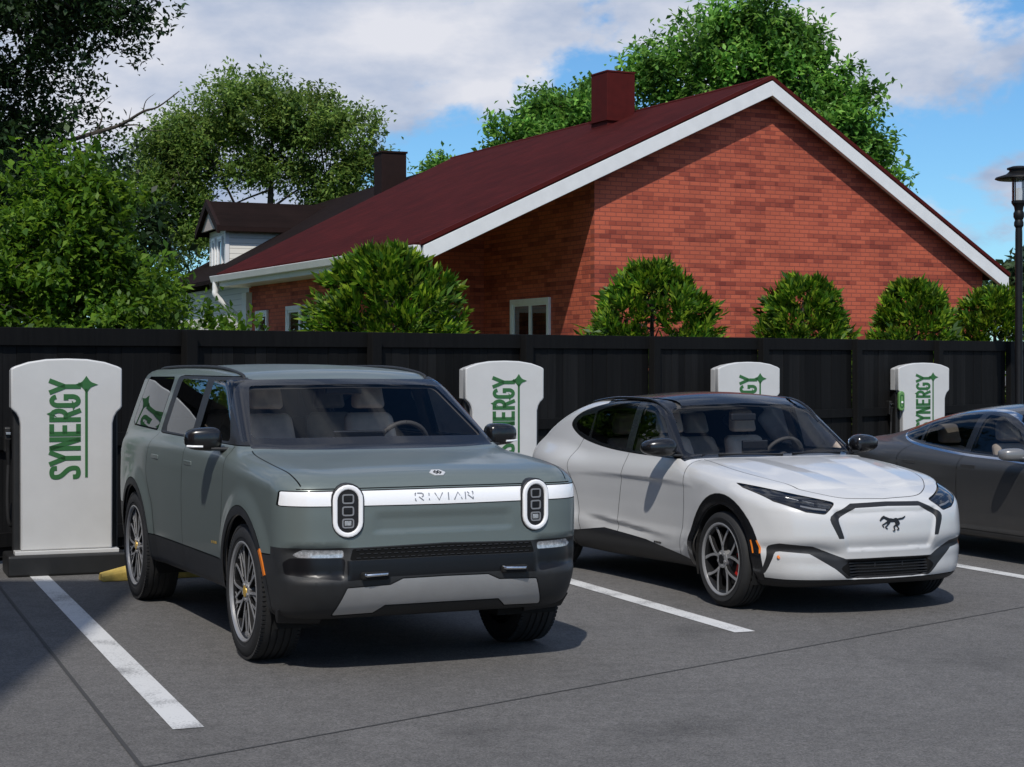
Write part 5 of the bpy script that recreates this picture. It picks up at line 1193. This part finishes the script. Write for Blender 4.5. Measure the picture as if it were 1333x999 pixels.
    # eaves: gutter along the left, box at its front end, downspout with a swan neck
    b=MB(); b.hexa([(xl-.02,.03,zl-.30),(xl+.05,.03,zl-.30),(xl+.05,DE,zl-.30),(xl-.02,DE,zl-.30)],[(xl-.02,.03,zl-.10),(xl+.05,.03,zl-.10),(xl+.05,DE,zl-.10),(xl-.02,DE,zl-.10)]); b.build('eaves_board','white_trim',t)
    b=MB(); b.hexa([(xl-.13,.0,zl-.20),(xl-.022,.0,zl-.20),(xl-.022,DE,zl-.20),(xl-.13,DE,zl-.20)],[(xl-.17,.0,zl-.06),(xl-.022,.0,zl-.06),(xl-.022,DE,zl-.06),(xl-.17,DE,zl-.06)]); b.build('gutter','white_trim',t,bevel=.012)
    b=MB(); b.hexa([(xl+.055,4.6,zl-.30),(-6.26,4.6,zl-.30),(-6.26,DE-.1,zl-.30),(xl+.055,DE-.1,zl-.30)],[(xl+.055,4.6,zl-.20),(-6.26,4.6,zl-.20),(-6.26,DE-.1,zl-.20),(xl+.055,DE-.1,zl-.20)]); b.build('eaves_soffit','white_trim',t)
    b=MB(); b.tube(catmull([(xl-.09,11.0,zl-.20),(xl-.09,11.0,zl-.36),(xl-.06,10.98,zl-.52),(-6.62,10.9,zl-.92),(-6.48,10.92,zl-1.15),(-6.46,10.9,zl-1.5),(-6.46,10.9,0)],6),.065,10); b.build('downspout','white_trim',t,smooth=50)
    b=MB(); b.box((-6.46,10.60,1.72),(.16,.30,3.44)); b.build('corner_board','white_trim',t,bevel=.006)
    b=MB(); b.hexa([(-6.02,-.11,roofz(-6.02)-.44),(-5.62,-.11,roofz(-5.62)-.44),(-5.62,-.072,roofz(-5.62)-.44),(-6.02,-.072,roofz(-6.02)-.44)],[(-6.02,-.11,roofz(-6.02)-.06),(-5.62,-.11,roofz(-5.62)-.06),(-5.62,-.072,roofz(-5.62)-.06),(-6.02,-.072,roofz(-6.02)-.06)])
    # chimney
    e=empty('chimney'); e.parent=roof; cx,cy=-.50,4.85; b=MB(); b.box((cx,cy,6.9),(.66,.66,1.85)); b.build('chimney_stack','red_metal',e,bevel=.01)
    b=MB(); b.box((cx,cy,7.845),(.68,.68,.04)); b.build('chimney_cap','red_metal',e,bevel=.008)
    b=MB(); b.box((cx,cy,6.86),(.74,.74,.05)); b.build('chimney_flashing','red_metal',e)
    # windows
    win(t,(-3.56-.001,3.44),(0,-1),1.57,1.75,3.08,(-1,0),(2,1))
    win(t,(-6.40-.001,8.15),(0,-1),1.55,1.5,3.06,(-1,0),(2,1)); win(t,(-6.40-.001,10.1),(0,-1),.75,1.5,3.02,(-1,0),(1,1))
    win(t,(-5.15,4.65-.001),(1,0),.95,1.5,3.02,(0,-1),(1,1))
    b=MB(); b.box((-3.585,1.25,1.98),(.05,.12,.14)); b.build('outdoor_socket','white_trim',t)
brick_house()

# ------------------------------------------------------------------ white house further back
def white_house():
    t=empty('white_house',(-1.82,48.0,0),R(23),'cream sided house with dark brown roof and dormer behind the brick house','house')
    zr=7.35; L_=12.5; w=5.5; ze=4.3; s_=(zr-ze)/w; b=MB(); th=.12
    for sg in(-1,1): b.hexa([(sg*w,0,ze-th),(sg*.001,0,zr-th),(sg*.001,L_,zr-th),(sg*w,L_,ze-th)],[(sg*w,0,ze),(sg*.001,0,zr),(sg*.001,L_,zr),(sg*w,L_,ze)])
    roof=b.build('roof','brown_roof',t)
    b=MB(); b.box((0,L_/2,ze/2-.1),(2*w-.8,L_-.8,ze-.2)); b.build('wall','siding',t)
    for yy in(.3,L_-.3):
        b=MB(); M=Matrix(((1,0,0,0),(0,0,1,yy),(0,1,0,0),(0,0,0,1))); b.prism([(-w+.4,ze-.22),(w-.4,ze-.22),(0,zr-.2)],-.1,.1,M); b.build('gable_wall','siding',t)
    # dormer reaching out to the left
    e=empty('dormer'); e.parent=t; yd=8.9; hw=1.45; x0=-4.55; x1=-.25; zrd=6.98; zed=6.10
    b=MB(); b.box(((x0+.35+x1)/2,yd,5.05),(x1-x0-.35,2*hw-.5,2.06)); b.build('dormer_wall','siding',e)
    b=MB(); M=Matrix(((0,0,1,0),(1,0,0,0),(0,1,0,0),(0,0,0,1))); b.prism([(yd-hw+.15,zed-.02),(yd+hw-.15,zed-.02),(yd,zrd-.10)],x0+.08,x0+.16,M); b.build('dormer_gable','soffit',e)
    b=MB()
    for sg in(-1,1): b.hexa([(x0,yd+sg*hw,zed-.1),(x0,yd+sg*.001,zrd-.1),(x1,yd+sg*.001,zrd-.1),(x1,yd+sg*hw,zed-.1)],[(x0,yd+sg*hw,zed),(x0,yd+sg*.001,zrd),(x1,yd+sg*.001,zrd),(x1,yd+sg*hw,zed)])
    b.build('dormer_roof','brown_roof',e)
    b=MB()
    for sg in(-1,1): b.hexa([(x0-.06,yd+sg*(hw+.04),zed-.22),(x0-.06,yd,zrd-.20),(x0+.05,yd,zrd-.20),(x0+.05,yd+sg*(hw+.04),zed-.22)],[(x0-.06,yd+sg*(hw+.04),zed+.03),(x0-.06,yd,zrd+.05),(x0+.05,yd,zrd+.05),(x0+.05,yd+sg*(hw+.04),zed+.03)])
    for sg in(-1,1): b.box(((x0+x1)/2,yd+sg*(hw+.02),zed-.08),(x1-x0,.08,.14))
    b.build('dormer_verge','brown_metal',e)
    b=MB(); b.box((x0+.33,yd-hw+.28,5.06),(.12,.12,2.04)); b.build('corner_trim','white_trim',e)
    for a,bb in((yd-.62,yd+.0),(yd+.3,yd+.75)):
        win(e,(x0+.345,bb),(0,-1),bb-a,4.75,5.85,(-1,0),(1,2))
    c=empty('chimney'); c.parent=roof; b=MB(); b.box((-.75,2.5,6.9),(.74,.70,2.0)); b.build('chimney_stack','brown_metal',c,bevel=.012)
    b=MB(); b.box((-.75,2.5,7.92),(.80,.76,.05)); b.build('chimney_cap','brown_metal',c)
white_house()

# ------------------------------------------------------------------ plain brick block added out of view, only to cast the first bay's shadow
def block():
    t=empty('shadow_block',(-4.32,5.3,0),R(3),'unseen tall brick block added left of the view to shade the first bay','building')
    W_,D_,H_=9.0,8.0,11.0; b=MB(); b.box((-W_/2,-D_/2,H_/2),(W_,D_,H_)); b.build('wall','brick',t)
    b=MB(); b.box((-W_/2,-D_/2,H_+.06),(W_-.02,D_-.02,.12)); b.build('roof','brown_metal',t)
    for i in range(3):
        for k in range(3): win(t,(-7.6+2.6*i+1.2,.001),(-1,0),1.2,1.2+3.2*k,2.7+3.2*k,(0,1),(2,1))
block()

# ------------------------------------------------------------------ trees and shrubs
def mesh_np(name,V,F,m,parent):
    me=bpy.data.meshes.new(name); nv=len(V); nf=len(F); k=F.shape[1]
    me.vertices.add(nv); me.vertices.foreach_set('co',np.ascontiguousarray(V,np.float32).ravel())
    me.loops.add(nf*k); me.loops.foreach_set('vertex_index',np.ascontiguousarray(F,np.int32).ravel())
    me.polygons.add(nf); me.polygons.foreach_set('loop_start',np.arange(nf,dtype=np.int32)*k); me.update(calc_edges=True)
    return obj_from(name,me,m,parent)
def unit(v): return v/np.maximum(np.linalg.norm(v,axis=-1,keepdims=True),1e-9)
def leaves(P,Dr,Nm,ln,wd,curl=.18):
    """one folded four-point leaf per row: base P, direction Dr, face normal Nm"""
    Dr=unit(Dr); S=unit(np.cross(Dr,Nm)); Nn=np.cross(S,Dr); ln=ln[:,None];wd=wd[:,None]
    V=np.stack([P,P+Dr*ln*.45+S*wd*.5+Nn*wd*curl,P+Dr*ln-Nn*ln*.12,P+Dr*ln*.45-S*wd*.5+Nn*wd*curl],1).reshape(-1,3)
    return V,np.arange(len(V)).reshape(-1,4)
def tree(name,loc,label,blobs,trunk_h,trunk_r,n_cl,per,leaf,lm,seed,spread=.42,group=None,fork=.45,lean=(0,0),bare=()):
    """blobs: (x,y,z,rx,ry,rz) volumes of the crown relative to the base"""
    g=np.random.default_rng(seed); rnd=random.Random(seed); t=empty(name,(*loc,0),0,label,'tree',group)
    w=np.array([b[3]*b[4]*b[5] for b in blobs])**(2/3); w/=w.sum(); C=[];cb=[]
    for i,b in enumerate(blobs):
        n=max(3,int(n_cl*w[i])); d=unit(g.normal(size=(n,3))); r=g.uniform(.25,1,size=(n,1))**.45; d[:,2]=np.where(d[:,2]<-.55,-d[:,2]*.5,d[:,2])
        wob=1+.16*np.sin(d[:,:1]*5+seed)+.12*np.sin(d[:,1:2]*7+seed*2)+.12*np.sin(d[:,2:3]*6)
        C.append(np.array(b[:3])+d*r*np.array(b[3:])*wob); cb+= [i]*n
    C=np.concatenate(C); n=len(C)
    # sprays: each cluster is a drooping twig carrying leaves on both sides
    out=unit(C-np.array([lean[0]*trunk_h,lean[1]*trunk_h,trunk_h*fork])+np.array([0,0,.01])); tw=unit(out+g.normal(size=(n,3))*.55+np.array([0,0,.05]))
    k=per; ii=np.repeat(np.arange(n),k); sc=spread*g.uniform(.7,1.3,size=(n,1))
    tpos=g.uniform(-.5,.75,size=(n*k,1)); base=C[ii]+tw[ii]*sc[ii]*tpos+g.normal(size=(n*k,3))*sc[ii]*.24+np.array([0,0,-1])*(tpos+.5)**2*sc[ii]*.16
    dr=unit(tw[ii]*.6+g.normal(size=(n*k,3))*.75+np.array([0,0,-.22])); nm=unit(np.array([0,0,1.])+out[ii]*.35+g.normal(size=(n*k,3))*.45)
    ln=leaf*g.uniform(.65,1.3,size=n*k); V,F=leaves(base,dr,nm,ln,ln*g.uniform(.42,.62,size=n*k)); mesh_np('crown',V,F,lm,t)
    b=MB(); tx,ty=lean; top=trunk_h
    spine=[(tx*h*top+rnd.uniform(-.03,.03)*top*h,ty*h*top+rnd.uniform(-.03,.03)*top*h,h*top) for h in (0,.04,.2,.4,.6,.8,1.0)]
    b.tube(spine,[trunk_r*1.5,trunk_r*1.05,trunk_r*.92,trunk_r*.78,trunk_r*.58,trunk_r*.36,trunk_r*.12],10)
    idx=list(range(n)); rnd.shuffle(idx); nb=min(n,70)
    mains=[]
    for j in range(9):
        h=rnd.uniform(fork,.95); p0=Vector(spine[0]).lerp(Vector(spine[-1]),h); c=Vector(C[idx[j]]); m=p0.lerp(c,.5)+Vector((0,0,.10*(c-p0).length)); r0=trunk_r*.45*(1.15-h)
        pts=[tuple(Vector(q)) for q in catmull([tuple(p0),tuple(m),tuple(c)],4)]; b.tube(pts,[r0*(1-.8*i/(len(pts)-1)) for i in range(len(pts))],6); mains+= [(Vector(q),r0*.5) for q in pts[2:]]
    for j in range(9,nb):
        c=Vector(C[idx[j]]); p0,r0=min(mains,key=lambda q:(q[0]-c).length); m=p0.lerp(c,.5)+Vector((rnd.uniform(-.1,.1),rnd.uniform(-.1,.1),.06))*(c-p0).length
        b.tube([tuple(p0),tuple(m),tuple(c)],[min(r0*.7,trunk_r*.18),trunk_r*.09,trunk_r*.03],5)
    for path,r0 in bare:
        pts=catmull(path,4); b.tube(pts,[r0*(1-.85*i/(len(pts)-1)) for i in range(len(pts))],6)
    b.build('trunk','bark',t,smooth=60); return t
def shrub(loc,h,r,label,seed,group='conifer shrubs behind the fence'):
    """dense upright conifer built of overlapping flat sprays"""
    g=np.random.default_rng(seed); t=empty('conifer_shrub',(*loc,0),0,label,'shrub',group); Vs=[];Fs=[];off=0
    n=3600; z=g.uniform(.02,1,size=n)**.85; a=g.uniform(0,2*PI,size=n)
    kk=g.uniform(-.12,.12,size=6); prof=(np.interp(z,[0,.25,.55,.8,.93,1],np.array([.84,1.0,.92,.72,.46,.16])+kk*[1,.5,1,1,.8,.4]))*(1+.15*np.sin(a*2+seed*1.7)+.13*np.sin(a*4+z*7+seed*3)+.08*np.sin(a*7-z*11+seed)); rr=prof*g.uniform(.30,1.0,size=n)**.5
    P=np.stack([np.cos(a)*rr*r,np.sin(a)*rr*r,z*h*.94],1)
    cen=P[g.choice(n,70,replace=False)]; nr=np.argmin(((P[:,None]-cen[None])**2).sum(2),1); P=P+(cen[nr]-P)*.42*g.uniform(.3,1,size=(n,1)); o=np.stack([np.cos(a),np.sin(a),np.zeros(n)],1)
    up=np.interp(z,[0,.6,1],[.35,.75,1.5])[:,None]; d=unit(o+np.array([0,0,1])*up+unit(P-cen[nr]+g.normal(size=(n,3))*.05)*.55+g.normal(size=(n,3))*.22); S=unit(np.cross(d,unit(o*.8+np.array([0,0,.5])+g.normal(size=(n,3))*.5))); sz=g.uniform(.11,.25,size=n)*(h/3.3)
    for k in range(7):      # fan of narrow blades
        u=(k-3)/3; an=u*.85; dr=unit(d*math.cos(an)+S*math.sin(an)+g.normal(size=(n,3))*.12); st=P+d*(sz*(.10+.16*(1-abs(u))))[:,None]*(k%3)
        ln=sz*g.uniform(.55,.95,size=n)*(1-.35*abs(u)); V,F=leaves(st,dr,np.cross(S,d)+g.normal(size=(n,3))*.25,ln,ln*.30,.1); Vs.append(V);Fs.append(F+off);off+=len(V)
    mesh_np('foliage',np.concatenate(Vs),np.concatenate(Fs),'leaf_thuja',t)
    b=MB(); b.tube([(0,0,0),(0,0,h*.5),(0,0,h*.85)],[.07,.05,.015],8)
    rnd=random.Random(seed)
    for k in range(24):
        q=rnd.uniform(0,6.28); zz=rnd.uniform(.1,.75)*h; b.tube([(0,0,zz),(math.cos(q)*r*.6,math.sin(q)*r*.6,zz+.25)],[.02,.006],5)
    b.build('stem','bark',t)
tree('broadleaf_sapling',(-5.35,26.4),'small leafy sapling beside the white downspout of the brick house',[(0,0,2.5,.62,.6,.8),(.35,0,1.9,.6,.6,.6),(-.4,0,1.9,.6,.6,.7)],2.6,.04,150,44,.11,'leaf_maple',91,spread=.32)
shrub((-1.58,22.0),3.42,1.08,'widest conifer shrub, above the fence left of the brick house window',1)
shrub((2.05,25.6),3.44,1.10,'conifer shrub in front of the sunlit brick corner, second from the left',2)
shrub((4.68,28.1),3.36,1.02,'conifer shrub under the middle of the brick gable',3)
shrub((7.05,30.6),3.42,1.10,'conifer shrub under the right slope of the gable, second from the lamp',4)
shrub((8.95,32.4),3.38,1.10,'conifer shrub partly hidden by the black street lamp',5)

tree('broadleaf_tree',(-5.35,20.6),'bright yellow-green leafy tree standing just behind the fence on the left',[(-.3,0,2.3,1.55,1.2,1.4),(.15,.1,3.35,.95,.9,1.05),(-1.6,.2,2.2,1.3,1.1,1.4),(1.0,-.2,1.75,1.1,.9,.95),(-3.0,.3,2.0,1.4,1.0,1.4),(1.75,-.3,1.35,.75,.7,.7),(1.95,-.2,1.75,.62,.6,.6)],3.6,.10,760,60,.115,'leaf_maple',21,spread=.34)
tree('broadleaf_tree',(-9.6,29.5),'tall dark tree with bare twig, overhanging the upper left corner',[(0,0,7.2,3.0,2.6,2.6),(1.5,-.4,8.3,2.3,1.8,1.7),(-2.4,.2,7.0,2.6,2.2,2.6),(.6,.1,5.2,2.3,1.9,1.7),(2.3,-.3,7.4,1.6,1.2,.9),(-1.5,0,4.2,3.0,2.0,1.6),(-1,0,2.4,3.2,2,1.5)],8.6,.26,1350,54,.12,'leaf_dark',33,spread=.5,bare=[([(0,0,4.8),(1.7,-.3,5.40),(2.6,-.5,5.66),(3.1,-.55,5.80),(3.5,-.6,6.02),(3.75,-.6,6.10),(4.1,-.6,6.36)],.05),([(3.0,-.5,5.78),(3.4,-.6,5.80),(3.65,-.6,5.70),(3.95,-.6,5.74)],.018),([(2.7,-.5,5.68),(2.80,-.5,5.95),(2.74,-.5,6.12),(2.95,-.5,6.30)],.018),([(3.5,-.6,6.02),(3.55,-.6,6.2),(3.7,-.6,6.32)],.012),([(3.25,-.55,5.88),(3.3,-.55,6.10)],.010),([(2.3,-.45,5.55),(2.6,-.45,5.4),(2.9,-.45,5.42)],.015)])
tree('broadleaf_tree',(-8.7,62.0),'wide spreading tree with open crown and visible trunk behind the dormer',[(0,0,10.6,2.9,2.4,1.6),(-3.6,0,8.9,1.7,1.6,1.5),(-4.3,0,7.2,1.8,1.6,1.6),(2.6,0,7.6,1.6,1.4,.9),(1.9,-.3,9.9,2.0,1.8,1.2),(-2.0,.2,9.8,2.2,1.8,1.4),(3.2,-.3,8.7,1.2,1.1,.8),(-3.0,0,8.0,1.6,1.6,1.3),(.9,.2,8.6,2.6,2.0,.7),(-2.6,0,6.0,1.8,1.6,1.4)],10.8,.24,720,84,.18,'leaf_mid',41,spread=.78,fork=.35)
tree('broadleaf_tree',(1.1,61.0),'low green treetop peeping over the roof left of the red chimney',[(0,0,9.6,1.7,1.5,1.5),(1.5,-.2,10.3,1.4,1.3,1.2),(-1.5,.1,8.2,1.4,1.3,1.1),(-2.6,.1,7.2,1.2,1.2,.9),(2.4,0,9.6,1.4,1.2,1.4),(.4,0,10.2,1.3,1.2,1.1),(-3.3,.1,6.6,1.0,1.0,.9),(-3.4,.1,8.0,1.2,1.0,.9),(-4.6,.1,7.2,1.0,.9,.8)],9.6,.2,380,100,.22,'leaf_green',52,spread=.75)
tree('broadleaf_tree',(8.0,55.0),'large bright green tree rising behind the gable peak',[(-.6,0,11.7,2.2,2.2,1.9),(-2.6,-.2,10.7,1.7,1.7,1.4),(.9,.1,11.0,1.8,1.8,1.6),(2.2,-.1,9.6,1.4,1.4,1.3),(3.0,0,8.5,.9,1.0,.8),(3.7,0,7.5,.6,.8,.6),(.3,0,8.8,2.4,2.0,1.6),(-1.6,0,9.0,2.2,1.9,1.5)],12.0,.26,400,110,.23,'leaf_green',63,spread=.85)
tree('broadleaf_tree',(24.5,80.0),'distant pale tree right of the gable, behind the lamp post',[(0,0,5.4,2.6,2.4,1.9),(2.5,0,5.0,2.4,2.2,1.8),(-1.8,0,4.6,1.6,1.5,1.3)],5.0,.2,300,18,.5,'leaf_far',71,spread=.8)
tree('broadleaf_tree',(-16.5,46.0),'dark mass of a tree filling the gap behind the left trees',[(0,0,5.5,5.0,3.0,4.5),(4.2,0,4.5,3.2,2.4,3.2)],8,.3,800,34,.30,'leaf_dark',82,spread=.9)

# ------------------------------------------------------------------ the cars
build_suv(); build_crossover(); build_saloon()
